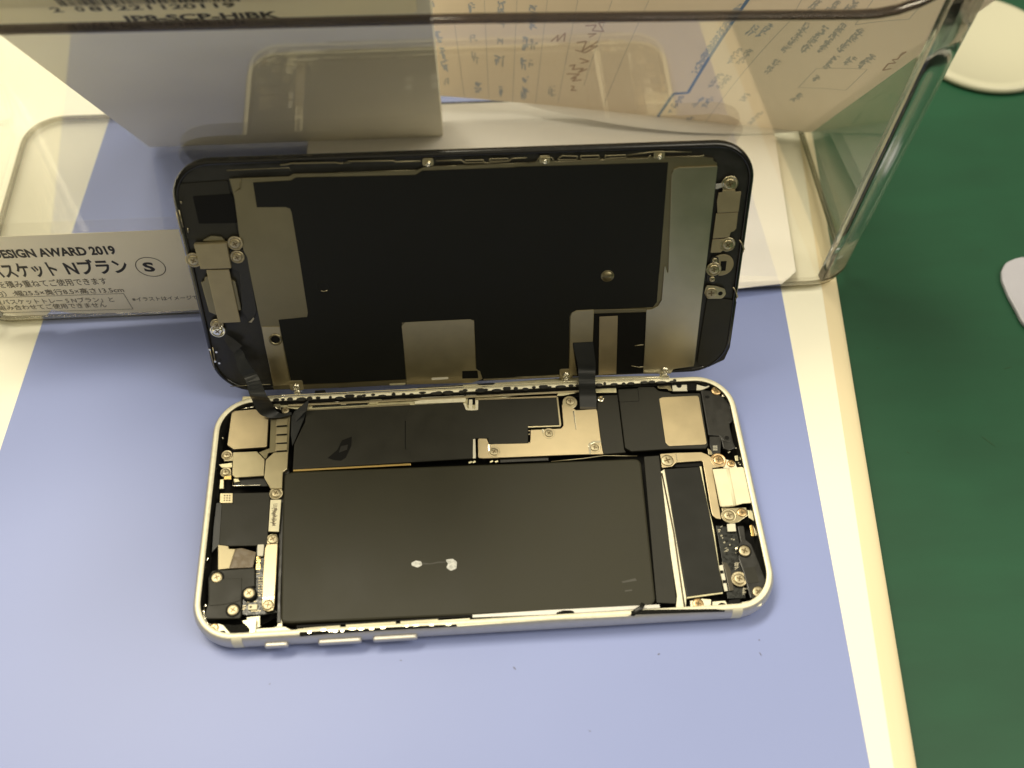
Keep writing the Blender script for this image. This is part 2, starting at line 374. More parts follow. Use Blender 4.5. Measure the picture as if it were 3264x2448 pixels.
# the four thicker rounded corners refract like solid plastic
segs = []; cur = []
for k in range(n):
    if is_corner(base[k]): cur.append(k)
    elif cur: segs.append(cur); cur = []
if cur: segs.append(cur)
for sg in segs:
    if base[sg[0]][1] > 100: continue      # the back corners are thin sheet
    bm = bmesh.new(); rows = []
    for k in sg:
        p = base[k]; h = wall_h(p) - 1.3; zs = [4, 20, 40, 60, 80, h]
        sh = lambda v, d: v + Vector((out_at(p).x, out_at(p).y, 0)) * d * MM
        rows.append(([bm.verts.new(sh(wall_pt(p, z, False), -.08)) for z in zs], [bm.verts.new(sh(wall_pt(p, z, True), .08 - .5)) for z in zs]))
    for A, Bq in zip(rows, rows[1:]):
        for q in (0, 1):
            for j in range(5): f = bm.faces.new((A[q][j], Bq[q][j], Bq[q][j+1], A[q][j+1])); f.smooth = True
        bm.faces.new((A[0][0], Bq[0][0], Bq[1][0], A[1][0])); bm.faces.new((A[0][-1], Bq[0][-1], Bq[1][-1], A[1][-1]))
    for e_ in (rows[0], rows[-1]):
        for j in range(5): bm.faces.new((e_[0][j], e_[0][j+1], e_[1][j+1], e_[1][j]))
    link('basket_corner', bm, M_rim, bk)
bm = bmesh.new(); prism(bm, rrect(X0 + 2, X1 - 2, Y0 + 2, Y1 - 2, RC - 2), .9, 2.6); link('basket_floor', bm, M_acr, bk)
# solid rim: rounded bar along the top edge
pts = []
for p in base:
    h = wall_h(p); v = (wall_pt(p, h, False) + wall_pt(p, h, True)) / 2; pts.append(tuple(v / MM))
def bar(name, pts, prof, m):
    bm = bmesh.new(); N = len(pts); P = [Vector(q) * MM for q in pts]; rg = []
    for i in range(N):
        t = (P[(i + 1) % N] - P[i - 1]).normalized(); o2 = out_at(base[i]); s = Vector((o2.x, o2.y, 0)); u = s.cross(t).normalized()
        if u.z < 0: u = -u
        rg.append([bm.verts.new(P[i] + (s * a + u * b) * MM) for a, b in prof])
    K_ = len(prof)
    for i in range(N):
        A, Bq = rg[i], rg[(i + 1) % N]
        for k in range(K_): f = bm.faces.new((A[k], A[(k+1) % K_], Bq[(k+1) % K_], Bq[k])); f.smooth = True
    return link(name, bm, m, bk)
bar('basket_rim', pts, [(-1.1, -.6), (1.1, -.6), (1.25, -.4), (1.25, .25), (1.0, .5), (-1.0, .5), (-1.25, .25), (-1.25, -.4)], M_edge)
fpts = [tuple(wall_pt(p, 1.4, False) / MM - Vector((out_at(p).x, out_at(p).y, 0)) * .6) for p in base]
bar('fillet_shade_ring', fpts, [(.9 * math.cos(t), .9 * math.sin(t)) for t in [2 * math.pi * k / 10 for k in range(10)]], M_fillet)  # ring added to draw the dark line of the fillet

# label stuck low on the front wall
nW = Vector((0, -1, -.045)).normalized(); uW = Vector((0, -.045, 1)).normalized()
TW = Matrix(((1, uW.x, nW.x, 0), (0, uW.y, nW.y, 65.2 * MM), (0, uW.z, nW.z, 0), (0, 0, 0, 1)))
lab = slab('paper_label', [(-130.12,39.06),(-117.87,39.13),(-73.47,39.03),(-76.99,4.03),(-91.65,4.2),(-108.02,4.75),(-112.74,5.36),(-117.01,7.14),(-119.26,4.75),(-127.22,5.38),(-129.78,6.45),(-131.2,8.24),(-144.11,8.29)], .03, .16, M_lab, bk, T=TW)
tag(lab, 'beige paper label with black Japanese printing')
LT = [("DESIGN AWARD 2019", [(-122.81,30.73),(-91.61,30.55)], 3.2, .17, M_ink), ("バスケット", [(-126.57,22.81),(-108.93,22.85)], 4.7, .18, M_ink), ("Nブラン", [(-106.73,22.91),(-90.61,22.68)], 4.7, .18, M_ink),
      ("S", [(-86.69,22.71),(-83.84,22.59)], 3.7, .18, M_ink), ("を積み重ねてご使用できます", [(-126.5,18.29),(-97.93,18)], 2.3, .012, M_inkB), ("約）:幅25.5×奥行8.5×高さ13.5cm", [(-129.13,14.5),(-94.79,14.04)], 1.9, .012, M_inkB),
      ("重バスケットトレー S Nブラン」と", [(-130.63,10.9),(-98.81,9.88)], 1.75, .01, M_inkB), ("組み合わせてご使用できません", [(-130.68,8.2),(-101.61,7.53)], 1.75, .01, M_inkB), ("※イラストはイメージで", [(-93.86,9.64),(-75.96,9.23)], 1.5, .01, M_inkB)]
for s, (a, b), h, bo, m in LT: text(s, a, b, h, TW, m, lab, 'label_text', bold=bo, z=.2)
def outline(name, poly, w, z, m, parent, T, closed=True):
    bm = bmesh.new(); N = len(poly)
    for i in range(N if closed else N - 1):
        a = Vector(poly[i]); b = Vector(poly[(i + 1) % N]); d = (b - a)
        if d.length < 1e-6: continue
        c = (a + b) / 2; prism(bm, quad(c.x, c.y, d.length + w * .6, w, math.atan2(d.y, d.x)), z, z + .02 + i * .0004, 0, T)
    return link(name, bm, m, parent)
e4 = [(-88.59,26.06),(-83.48,28.54),(-80.85,23.38),(-86.38,20.36)]
cxl = (e4[0][0] + e4[2][0]) / 2; czl = (e4[1][1] + e4[3][1]) / 2; rr_ = (e4[2][0] - e4[0][0]) / 2
outline('label_circle', disc(cxl, czl, rr_ * .97, 40, (e4[1][1] - e4[3][1]) / 2), .22, .2, M_inkB, lab, TW)
outline('label_box', [(-129.91,13.91),(-95.28,13.34),(-94.99,5.91),(-132.83,6.93)], .14, .2, M_inkB, lab, TW)

# ================================================================== THINGS IN THE BASKET
uK = Vector((0, -64, 97)).normalized(); nK = Vector((0, -97, -64)).normalized()
TK = Matrix(((1, uK.x, nK.x, 0), (0, uK.y, nK.y, 134 * MM), (0, uK.z, nK.z, 1 * MM), (0, 0, 0, 1)))
Kc = [(-100.3,5.58),(-6.19,1.47)]
card = slab('carton', [(Kc[0][0], 2.2), (Kc[1][0], 2.2), (Kc[1][0], 165), (Kc[0][0], 165)], -9, 0, M_card, None, r=1.2, bevel=.3, T=TK)
tag(card, 'cream carton with barcode sticker leaning inside the clear basket', 'carton')
ks = [(-9.2,111.87),(-7.44,147.63),(-96.71,113.28)]
st = slab('barcode_sticker', [(Kc[0][0] + .6, ks[2][1] - .0), (ks[0][0], ks[0][1]), (ks[0][0], 163), (Kc[0][0] + .6, 163)], .02, .5, M_stick, card, r=[0, 2.2, 1, 0], bevel=.12, T=TK)
KT = [("2", [(-83.37,119.05),(-81.09,119.2)]), ("0", [(-78.46,119.15),(-76.67,119.17)]), ("81221", [(-75.75,119.09),(-63.23,119.08)]), ("120119", [(-61.18,118.91),(-46.32,118.87)])]
for s, (a, b) in KT: text(s, a, b, 2.4, TK, M_ink, st, 'barcode_digits', bold=.07, z=.55)
a, b = [(-70.47,112.42),(-38.43,112.37)]; text("IP8-SCP-HiBK", a, b, 3.4, TK, M_ink, st, 'sticker_text', bold=.16, z=.55)
a, b = [(-84.99,106.37),(-69.33,106.29)]; text("SCREEN-OH", a, b, 2.2, TK, M_inkB, card, 'carton_text', bold=.04, z=.05)
bm = bmesh.new(); a, b = [(-80.54,122.21),(-45.1,121.99)]; x = a[0]; s_ = a[1]
while x < b[0]:
    w = random.choice((.25, .25, .5, .75)); s0 = a[1] + (b[1] - a[1]) * (x - a[0]) / (b[0] - a[0])
    prism(bm, [(x, s0), (x + w, s0), (x + w, s0 + 14), (x, s0 + 14)], .52, .56, 0, TK); x += w + random.choice((.25, .3, .5))
link('barcode_bars', bm, M_ink, st)

# white sheet on the basket floor
wsx = [(-49.4,132.05),(76.52,64.77),(91.04,65.95),(102.54,98.24),(104.6,126.01)]
fs = slab('floor_sheet', [(-49.5, 148), (-51, 68.5), wsx[1], wsx[2], (96, 70.2), (103, 141), (97, 148)], 2.75, 2.95, M_sheet)
tag(fs, 'plain white sheet lying flat on the basket floor under the form', 'paper sheet')

# curled form sheet standing in the basket
def P_form(u, v, off=0.):
    def q(u, v):
        P0 = Vector((-5 + 119 * u, 142.5 - 14.5 * max(u, 0) ** 1.7, 3 + 8 * (1 - u) ** 2)); P1 = Vector((-8 + 124.5 * u, 150 - 88 * u * u, 135 - 30 * u))
        return P0.lerp(P1, v)
    p = q(u, v)
    if off:
        nn = (q(u + .01, v) - q(u - .01, v)).cross(q(u, v + .01) - q(u, v - .01)).normalized()
        if nn.y > 0: nn = -nn
        p = p + nn * off
    return p
bm = bmesh.new(); NU, NV = 40, 24
u0f, u1f = -.03, 1.0
for off, mi in ((0, 0), (-.12, 0)):
    g = [[bm.verts.new(P_form(u0f + (u1f - u0f) * i / NU, j / NV, off) * MM) for j in range(NV + 1)] for i in range(NU + 1)]
    for i in range(NU):
        for j in range(NV): f = bm.faces.new((g[i][j], g[i+1][j], g[i+1][j+1], g[i][j+1])); f.smooth = True
form = link('form_sheet', bm, M_form); tag(form, 'curled pinkish printed form with handwriting standing in the clear basket', 'form')
bm = bmesh.new(); rows = []
for i in range(41):
    t = i / 40; u = .2 + .78 * t; w = 6.5 * math.sin(math.pi * min(1, t * 1.02)) ** .8; a = P_form(u, .0)
    rows.append([bm.verts.new(Vector((a.x, a.y - w * k / 4, a.z + .15 + w * .10 * math.sin(k / 4 * 3.14))) * MM) for k in range(5)])
for A, Bq in zip(rows, rows[1:]):
    for k in range(4): bm.faces.new((A[k], A[k+1], Bq[k+1], Bq[k])).smooth = True
link('highlight_lip', bm, M_sheet, form)  # added paper lip, shaped to give the bright band of light below the form
def fl_line(bm, pts, w, off=.12, mi=0):
    for (a, b) in zip(pts, pts[1:]):
        k = max(1, int(math.hypot(b[0] - a[0], b[1] - a[1]) / .03))
        for j in range(k):
            p = P_form(*lerp(a, b, j / k), off); q = P_form(*lerp(a, b, (j + 1) / k), off); d = (q - p)
            if d.length < 1e-5: continue
            nn = (P_form(*lerp(a, b, j / k), off + 1) - p).normalized(); s = d.normalized().cross(nn) * w / 2
            f = bm.faces.new([bm.verts.new(v * MM) for v in (p - s, q - s, q + s, p + s)]); f.material_index = mi
def rule(name, tables, w, m):
    for t in tables:
        bm = bmesh.new(); fl_line(bm, t, w); link(name, bm, m, form)
rule('blue_rule', [[(0.709,0.529),(0.645,0.118),(0.610,0.104),(0.578,-0.020)]], .9, M_blue2)
rule('grey_rule', [[(0.796,0.601),(0.795,0.505),(0.709,-0.032)], [(0.888,0.374),(0.963,0.465),(0.966,0.331),(0.882,0.262),(0.888,0.374)], [(0.946,0.792),(0.949,0.712),(0.894,0.599),(0.891,0.724)],
                   [(-0.038,0.235),(-0.014,-0.006)], [(0.038,0.244),(0.053,-0.000)], [(0.117,0.294),(0.119,0.007)], [(0.197,0.309),(0.184,0.000)], [(0.271,0.326),(0.247,0.007)], [(0.344,0.345),(0.308,0.015)], [(0.424,0.369),(0.374,0.084)], [(0.507,0.400),(0.432,0.023)]], .16, M_inkF)
def glyphs(name, runs, hgt, m, dens=1.0):
    """rows of small printed characters, too soft in the photo to read"""
    bm = bmesh.new(); rnd = random.Random(len(runs))
    for a, b in runs:
        p, q = P_form(*a), P_form(*b); L_ = (q - p).length; k = max(1, int(L_ / (hgt * 1.05)))
        du = Vector((b[0] - a[0], b[1] - a[1])) / k
        pu = P_form(a[0] + .01, a[1]) - P_form(*a); su = .01 / max(pu.length, 1e-6)      # u per mm
        pv = P_form(a[0], a[1] + .01) - P_form(*a); sv = .01 / max(pv.length, 1e-6)
        dmm = Vector((du.x / su, du.y / sv)); dl = dmm.length or 1; pr = Vector((-dmm.y, dmm.x)) / dl
        for j in range(k):
            c = Vector(a) + du * (j + .5)
            for s in range(10):
                if rnd.random() > dens: continue
                o1 = pr * rnd.uniform(-.45, .45) * hgt + dmm * rnd.uniform(-.4, .4); 
                o2 = o1 + (pr * rnd.uniform(.25, .6) * hgt if rnd.random() < .5 else dmm * rnd.uniform(.4, .7))
                fl_line(bm, [(c.x + o1.x * su, c.y + o1.y * sv), (c.x + o2.x * su, c.y + o2.y * sv)], hgt * .2, .1 + rnd.random() * .03)
    return link(name, bm, m, form)
def pairs(t): return [(t[i], t[i + 1]) for i in range(0, len(t) - 1, 2)]
glyphs('printed_characters', pairs([(-0.008,0.194),(-0.005,0.160),(-0.002,0.152),(0.001,0.122),(0.000,0.112),(0.005,0.085),(0.081,0.286),(0.081,0.256),(0.086,0.057),(0.088,0.024),(0.157,0.301),(0.157,0.268),(0.142,0.148),(0.141,0.120),(0.152,0.051),(0.151,0.026),(0.234,0.305),(0.233,0.236),(0.216,0.212),(0.216,0.176),(0.211,0.150),(0.211,0.119),(0.217,0.089),(0.217,0.073),(0.215,0.059),(0.215,0.018),(-0.013,0.275),(-0.013,0.260)]), 1.9, M_inkBl)
glyphs('printed_characters', pairs([(0.006,0.059),(0.008,0.036),(0.082,0.195),(0.081,0.178),(0.085,0.150),(0.085,0.119),(0.156,0.240),(0.156,0.230),(0.155,0.198),(0.153,0.181),(0.163,0.151),(0.162,0.121),(0.238,0.210),(0.239,0.183),(0.235,0.146),(0.235,0.121),(0.287,0.070),(0.289,0.032)]), 1.9, M_inkF, .7)
glyphs('printed_characters', pairs([(0.700,0.492),(0.645,0.201),(0.694,0.482),(0.648,0.236),(0.765,0.471),(0.752,0.408),(0.743,0.446),(0.732,0.405),(0.690,0.115),(0.668,0.070),(0.708,0.121),(0.693,0.072),(0.632,0.106),(0.610,0.027),(0.673,0.018),(0.663,-0.011)]), 1.6, M_inkBl, .8)
glyphs('printed_characters', pairs([(0.728,0.346),(0.713,0.275),(0.748,0.355),(0.737,0.288),(0.709,0.228),(0.690,0.162),(0.727,0.229),(0.713,0.167),(0.827,0.528),(0.810,0.389),(0.857,0.552),(0.843,0.417),(0.879,0.587),(0.871,0.445),(0.907,0.600),(0.900,0.484),(0.903,0.463),(0.899,0.392),(0.928,0.491),(0.925,0.444),(0.951,0.535),(0.948,0.460),(0.811,0.354),(0.802,0.285),(0.787,0.173),(0.779,0.130),(0.899,0.244),(0.889,0.189),(0.840,0.098),(0.828,0.013),(0.787,-0.008),(0.747,-0.041),(0.824,0.616),(0.816,0.567),(0.850,0.646),(0.844,0.597),(0.874,0.677),(0.868,0.631),(0.901,0.352),(0.898,0.322)]), 1.6, M_inkF)
rule('handwriting', [[(0.366,0.275),(0.393,0.285),(0.384,0.265),(0.412,0.270),(0.398,0.293),(0.413,0.301)], [(0.374,0.251),(0.395,0.259),(0.378,0.243)], [(0.348,0.218),(0.372,0.229),(0.363,0.195),(0.400,0.236),(0.384,0.213),(0.401,0.222),(0.371,0.192),(0.345,0.195)],
                     [(0.358,0.171),(0.383,0.167),(0.362,0.156)], [(0.333,0.141),(0.348,0.148),(0.341,0.131),(0.370,0.141),(0.357,0.124),(0.380,0.141)], [(0.327,0.114),(0.361,0.120),(0.339,0.100),(0.354,0.107),(0.343,0.093),(0.367,0.102)], [(0.340,0.076),(0.350,0.075),(0.341,0.061),(0.356,0.064)],
                     [(0.283,0.208),(0.301,0.231),(0.298,0.211),(0.318,0.242),(0.316,0.215)], [(0.983,0.607),(0.982,0.578),(0.981,0.599),(0.984,0.564),(0.979,0.550),(0.987,0.547),(0.980,0.528),(0.983,0.491),(0.990,0.516)]], .42, M_hand)

# ================================================================== SMARTPHONE
ph = empty('opened_smartphone'); tag(ph, 'opened silver smartphone with its screen propped up, showing battery and circuit parts', 'smartphone')
HX, HY = 69.2, 33.65
# ---- housing
bm = bmesh.new()
outp = [(-1.9, .25), (-.9, .6), (-.25, 1.5), (0, 2.8), (0, 3.6), (-.12, 4.6), (-.45, 5.5), (-.85, 6.0), (-1.15, 6.15), (-2.0, 6.15), (-2.12, 6.0), (-2.2, 5.2), (-2.25, 1.0)]
rg = []
for d, z in outp:
    rg.append([bm.verts.new(Vector((x, y, z)) * MM) for x, y in rrect(-HX - d, HX + d, -HY - d, HY + d, 10.6 + d, 12)])
for i, (A, Bq) in enumerate(zip(rg, rg[1:])):
    N = len(A)
    for k in range(N):
        f = bm.faces.new((A[k], A[(k+1) % N], Bq[(k+1) % N], Bq[k])); f.smooth = True; f.material_index = 0 if i < 7 else (1 if i < 10 else 2)
bm.faces.new(rg[0]); f = bm.faces.new(rg[-1]); f.material_index = 3
hs = link('housing', bm, [M_alu, M_lip, M_blk2, M_deep], ph)
# antenna bands across the side, standing a hair proud
def band(x, w, sgn):
    bm = bmesh.new(); r = [[bm.verts.new(Vector((x + s * w / 2, sgn * (HY + d + .03), z + .02)) * MM) for d, z in outp[:9]] for s in (-1, 1)]
    for k in range(8): f = bm.faces.new((r[0][k], r[1][k], r[1][k+1], r[0][k+1])); f.smooth = True
    link('antenna_band', bm, M_band, hs)
bnd = [(-57.96,-33.99),(58.46,-33.76)]
for q in bnd: band(q[0], 2.4, -1)
for (xa, _), (xb, _) in [[(-51.92,-34.88),(-46.44,-34.85)], [(-39.64,-33.51),(-29.58,-33.79)], [(-27.01,-33.73),(-16.69,-33.92)]]:
    bm = bmesh.new(); T = Matrix.Translation((0, (-HY + .3) * MM, 0)) @ Matrix.Rotation(math.radians(90), 4, 'X')
    prism(bm, fillet([(xa, 2.4), (xb, 2.4), (xb, 4.1), (xa, 4.1)], .8), 0, 1.15, 0, T)
    link('side_button', bm, M_alu, hs, bevel=.3)

def cover(name, poly, z1, m, th=.25, r=0, bevel=.12, parent=None):
    return slab(name, poly, z1 - th, z1, m, parent or ph, r=r, bevel=bevel)
def scr_at(pts, r, m=None, dish=0., z=None, parent=None, zz=5.1):
    for (x, y) in pts: screw(parent or ph, x, y, z if z is not None else zz, r, m, dish=dish)

# ---- back rail with its clips (between screen and board)
cover('back_rail', [(-62.28,34.51),(-55.69,34.12),(-40.11,33.22),(-29.01,33.27),(-17.34,33.39),(-14.67,34.67),(7.09,35.02),(28.41,35.67),(52.73,34.5),(52.46,32.72),(28.17,33.32),(6.79,29.93),(0.75,29.81),(-0.06,26.57),(-2.69,26.72),(-3.79,29.13),(-16.6,29.02),(-17.65,29.15),(-45.19,29.13),(-55.5,31.29),(-62.56,31.45)], 4.6, M_rail, .5, bevel=.15)
bits = [("B3 430,290 600,262 840,265 860,345 300,375 310,345 430,350", M_pcb, 4.8), ("B3 1010,262 1100,258 1310,245 1330,300 1190,310 1010,310", M_pcb, 4.8), ("B3 330,190 430,190 450,250 320,255", M_deep, 4.85),
        ("B3 440,225 640,215 660,250 470,258", M_deep, 4.85), ("B3 660,210 840,195 820,245 680,250", M_deep, 4.85), ("B3 1000,290 1290,262 1370,250 1385,290 1330,340 1000,348", M_pcb, 4.78),
        ("B4 450,250 1000,228 990,258 940,290 480,300", M_pcb, 4.8), ("B4 155,322 240,318 240,380 140,400", M_deep, 4.8), ("B3 1360,165 1820,130 1830,168 1700,195 1600,205 1500,185 1380,200", M_pcb, 4.82),
        ("B4 260,150 480,140 440,175 330,192", M_pcb, 4.82)]
for s, m, z in [([(-40.31,32.22),(-35.85,32.84),(-29.51,32.38),(-28.94,29.83),(-43.62,29.75),(-43.39,30.67),(-40.24,30.33)], M_pcb, 4.8), ([(-25.02,32.22),(-17.08,32.29),(-16.57,30.53),(-20.26,30.36),(-25.01,30.7)], M_pcb, 4.8),
                ([(-43.06,35.07),(-40.41,35.07),(-39.83,33.45),(-43.25,33.49)], M_deep, 4.86), ([(-40.12,34.26),(-34.83,34.27),(-34.28,33.13),(-39.29,33.17)], M_deep, 4.86), ([(-34.3,34.27),(-29.54,34.28),(-30.05,33.04),(-33.75,33.1)], M_deep, 4.86),
                ([(4.55,32.02),(17.15,31.89),(16.85,31.08),(15.65,30.28),(5.16,30.62)], M_pcb, 4.8), ([(-2.25,30.45),(-0.31,30.45),(-0.5,28.25),(-2.45,28.36)], M_deep, 4.83),
                ([(-15.72,34.44),(-3.44,34.53),(-3.2,33.81),(-6.69,33.12),(-9.35,33.43),(-12,33.81),(-15.2,33.45)], M_pcb, 4.84), ([(0.34,34.78),(5.39,34.77),(4.44,34.08),(1.9,33.81)], M_pcb, 4.84), ([(22.5,32.62),(27.35,32.75),(27.3,31.11),(23.03,30.94)], M_flexS, 4.84)]:
    cover('board_pocket', s, z, m, .3, bevel=.05)
for s, m in [([(-44.36,32.08),(-40.02,31.98),(-40.25,31.05),(-44.32,31.13)], M_rail), ([(-28.83,32.12),(-24.74,31.95),(-25.26,30.97),(-28.42,30.99)], M_rail), ([(-22.88,31.24),(-18.92,31.07),(-19.06,30.54),(-22.88,30.64)], M_screw), ([(-22.3,32.24),(-19.71,32.16),(-19.77,31.47),(-22.3,31.55)], M_brown),
             ([(-16.56,29.93),(-14.71,30.29),(-14.95,31.88),(-3.54,31.79),(-2.82,29.92),(-3.12,28.99),(-16.44,29.14)], M_lip), ([(-4.81,33.36),(-1.34,33.57),(0.61,32.41),(-0.27,30.65),(-2.26,30.51),(-3.79,32.34)], M_lip), ([(0.34,32.13),(4.57,32.29),(3.95,31.38),(1.54,31.11)], M_lip),
             ([(16.93,32.12),(22.12,32.37),(21.67,31.17),(17.54,31.13)], M_lip), ([(6.17,32.28),(9.83,32.18),(9.81,31.85),(6.15,31.93)], M_screw), ([(11.76,31.96),(15.31,31.94),(15.29,31.65),(11.74,31.66)], M_screw), ([(-2.05,29.69),(-1.14,29.69),(-1.22,26.3),(-2.3,26.36)], M_lip),
             ([(32.17,32.62),(37.66,32.16),(37.58,29.64),(31.98,29.89)], M_rail), ([(21.97,30.74),(27.16,30.99),(26.85,30.18),(22.89,29.46),(21.52,29.54)], M_rail), ([(-38.42,31.67),(-36.85,31.83),(-36.69,31),(-38,30.86)], M_clear), ([(-33.43,31.85),(-30.53,31.9),(-30.39,31.2),(-33.41,31.22)], M_clear),
             ([(-36.02,30.59),(-34.71,30.61),(-34.57,30.03),(-36.01,30.02)], M_clear), ([(-39.56,30.64),(-37.86,30.69),(-37.85,30.23),(-39.55,30.23)], M_clear), ([(-34.72,31.08),(-33.41,31.09),(-33.4,30.69),(-34.71,30.67)], M_clear), ([(-28.67,30.32),(-26.04,30.38),(-26.3,29.87),(-28.4,29.83)], M_rail)]:
    cover('clip', s, 5.05, m, .3, bevel=.08)
cover('rear_shadow_gap', [(-58, 31.05), (58, 31.05), (58, 31.45), (-58, 31.45)], 5.3, M_deep, .8, bevel=0)  # black strip drawn in as the shadow between lip and rail
cover('rear_step', [(-50, 30.2), (30, 30.2), (30, 30.9), (-50, 30.9)], 5.25, M_screw, .4, bevel=.15)
# glinting lip along the rear edge
yr = HY
for dy, r_ in ((-.55, .16), (-1.25, .1)):
    tube('rear_glint', [(x, yr + dy, 6.22) for x in range(-56, 58, 6)], r_, M_clear, hs, n=6)
bm = bmesh.new()
for k in range(46):
    x = -56 + k * 2.45 + random.uniform(-.9, .9); prism(bm, disc(x, yr - 1.75 - random.random() * .5, random.uniform(.4, 1.5), 10, random.uniform(.3, .6)), 5.9, 6.22 + random.random() * .05)
link('adhesive_beads', bm, M_blk2, hs)

# ---- left end: camera, brackets, module
cover('camera_module', [(-64.58,29.58),(-58.57,29.77),(-56.13,28.73),(-54.82,26.9),(-54.61,18.07),(-63.04,17.85),(-64.84,19.24)], 5.3, M_stlW, .9, r=.5, bevel=.12)
cover('upper_bracket', [(-63.18,16.98),(-57.12,16.89),(-54.88,14.38),(-54.78,9.62),(-61.97,9.53),(-62.8,10.36)], 5.35, M_steel, .5, r=.25)
cover('pad_carrier', [(-54.26,26.67),(-49.18,27.55),(-49.04,16.43),(-52.81,16.54),(-54.15,16.4),(-54.53,14.86),(-54.91,14.77),(-56.69,16.77),(-53.96,17.84)], 5.05, M_stlD, .5)
for q in [(-51.23,25.33),(-51.09,22.73),(-51.03,20.2),(-50.92,17.71)]: cover('contact_pad', quad(q[0], q[1], 3.0, 2.15, -.03), 5.3, M_steel, .3)
for q in [(-51.11,24.2),(-50.99,21.58),(-50.87,18.98),(-50.75,16.63)]: cover('pad_gap', quad(q[0], q[1], 2.6, .32, .02), 5.32, M_deep, .2, bevel=0)
cover('angled_bracket', [(-52.7,16.18),(-49,16.26),(-48.94,11.17),(-50,10.32),(-49.91,5.61),(-52.87,5.79),(-54.7,9.12),(-54.58,14.14)], 5.55, M_steel, .5, r=.2, bevel=.16)
cover('bracket_foot', [(-52.96,6.19),(-50.04,6.19),(-50.04,3.78),(-51.37,3.33),(-52.52,3.83)], 5.2, M_steel, .3, r=.5)
cover('side_bracket', [(-65.5,17.32),(-63.88,17.44),(-62.97,15.83),(-63.06,14.62),(-65.35,14.64)], 5., M_steel, .3, r=.3); cover('side_bracket', [(-65.54,12.56),(-63.46,12.66),(-62.89,9.47),(-64.87,9.37)], 5., M_steel, .3, r=.3)
cover('side_tab', [(-66.56,13.72),(-63.15,14),(-62.99,12.63),(-65.7,12.68)], 5.2, M_rail, .3); cover('side_tab', [(-64.9,10.13),(-62.92,10.23),(-62.95,9.1),(-64.81,9.15)], 5.25, M_gold, .3)
cover('side_post', [(-65.85,9.48),(-64.91,9.53),(-64.66,6.83),(-65.79,6.79)], 4.9, M_rail, .4)
scr_at([(-64.7,16.37),(-64.53,11.37)], .95, M_screw, .1, z=5.1); scr_at([(-51.43,4.56)], 1.15, None, .1, z=5.2); scr_at([(-50.52,28.89)], 1.0, None, 0, z=5.3)
cover('tab_under_cable', [(-53.95,32.18),(-52.17,32.31),(-51.99,30.99),(-53.78,30.97)], 5.2, M_rail, .3); cover('tab_under_cable', [(-53.54,30.37),(-51.85,30.44),(-51.68,29.2),(-52.69,29.49)], 5.25, M_clear, .3)
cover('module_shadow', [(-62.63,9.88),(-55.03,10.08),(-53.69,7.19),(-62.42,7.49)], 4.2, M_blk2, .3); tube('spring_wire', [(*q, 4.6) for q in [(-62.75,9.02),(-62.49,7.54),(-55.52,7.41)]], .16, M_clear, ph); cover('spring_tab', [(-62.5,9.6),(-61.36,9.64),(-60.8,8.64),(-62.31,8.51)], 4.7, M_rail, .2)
cover('black_module', [(-64.86,5.44),(-52.94,5.09),(-52.78,-9.39),(-61.77,-9.04),(-64.45,-8.47)], 4.8, M_blk, .6, r=.25)
cover('side_seal', [(-66.3,3.06),(-64.78,3.26),(-64.41,-8.34),(-65.76,-9.9),(-66.08,-10.43),(-66.35,-3.77)], 4.5, M_flex, .4)
gs = cover('grid_pad', [(-65.47,5.52),(-62.22,5.33),(-62.03,2.5),(-65.28,2.69)], 5.05, M_steel, .3, r=.3)
bm = bmesh.new()
for q in [(-64.22,4.69),(-63.57,4.65),(-62.92,4.61),(-64.21,4.02),(-63.56,3.98),(-62.92,3.95),(-64.17,3.35),(-63.53,3.31),(-62.88,3.28)]: prism(bm, quad(q[0], q[1], .35, .35), 5.04, 5.08)
link('grid_dots', bm, M_brown, gs)
cl = cover('code_strip', [(-52.71,2.77),(-50.05,2.67),(-50.1,-6.06),(-52.64,-5.82)], 5.2, M_cream, .4, r=.1)
bm = bmesh.new(); ca, cb = [(-51.4,1.68),(-51.6,-4.37)]
for k in range(34):
    t = k / 33; x, y = lerp(ca, cb, t)
    if t > .2: prism(bm, quad(x + random.uniform(-.25, .25), y, random.uniform(.5, 1.3), .14, .05), 5.2, 5.23)
    elif k % 2: prism(bm, quad(x, y, 1.1, .1, .05), 5.2, 5.23)
link('tiny_print', bm, M_brown, cl)
cover('connector_cover', [(-52.81,-9.33),(-50.05,-9.3),(-49.94,-17.72),(-49.88,-25.25),(-50.12,-26.26),(-51.19,-26.57),(-52.3,-26.13),(-52.86,-25.07),(-53.1,-17.26),(-53.15,-10.54)], 5.45, M_stlW, .4, r=.4, bevel=.16)
cover('cover_fold', [(-52.83,-22.99),(-50.01,-23.06),(-50,-23.52),(-52.82,-23.45)], 5.56, M_clear, .2); cover('cover_tab', [(-52.82,-7.1),(-51.86,-6.46),(-50.58,-6.68),(-50.06,-7.82),(-50.12,-9.25),(-52.81,-9.2)], 5.15, M_steel, .3, r=.6)
scr_at([(-51.38,-8.06),(-51.33,-24.98)], 1.25, None, 0, z=5.35); screw(ph, *[(-51.33,-24.98)][0], 5.5, 1.25)
cover('pale_chip', [(-55.06,-9.17),(-53.43,-9.21),(-53.47,-12.27),(-54.91,-12.23)], 5.15, M_white, .5, r=.3)
cover('side_circuit_board', [(-55.5,-8.78),(-52.86,-8.8),(-52.68,-25.66),(-49.9,-25.58),(-49.24,-26.38),(-52.6,-26.82),(-56.46,-26.71),(-57.94,-26.36),(-58.03,-19.39),(-55.07,-19.56),(-55.44,-11.25)], 4.3, M_pcb, .5)
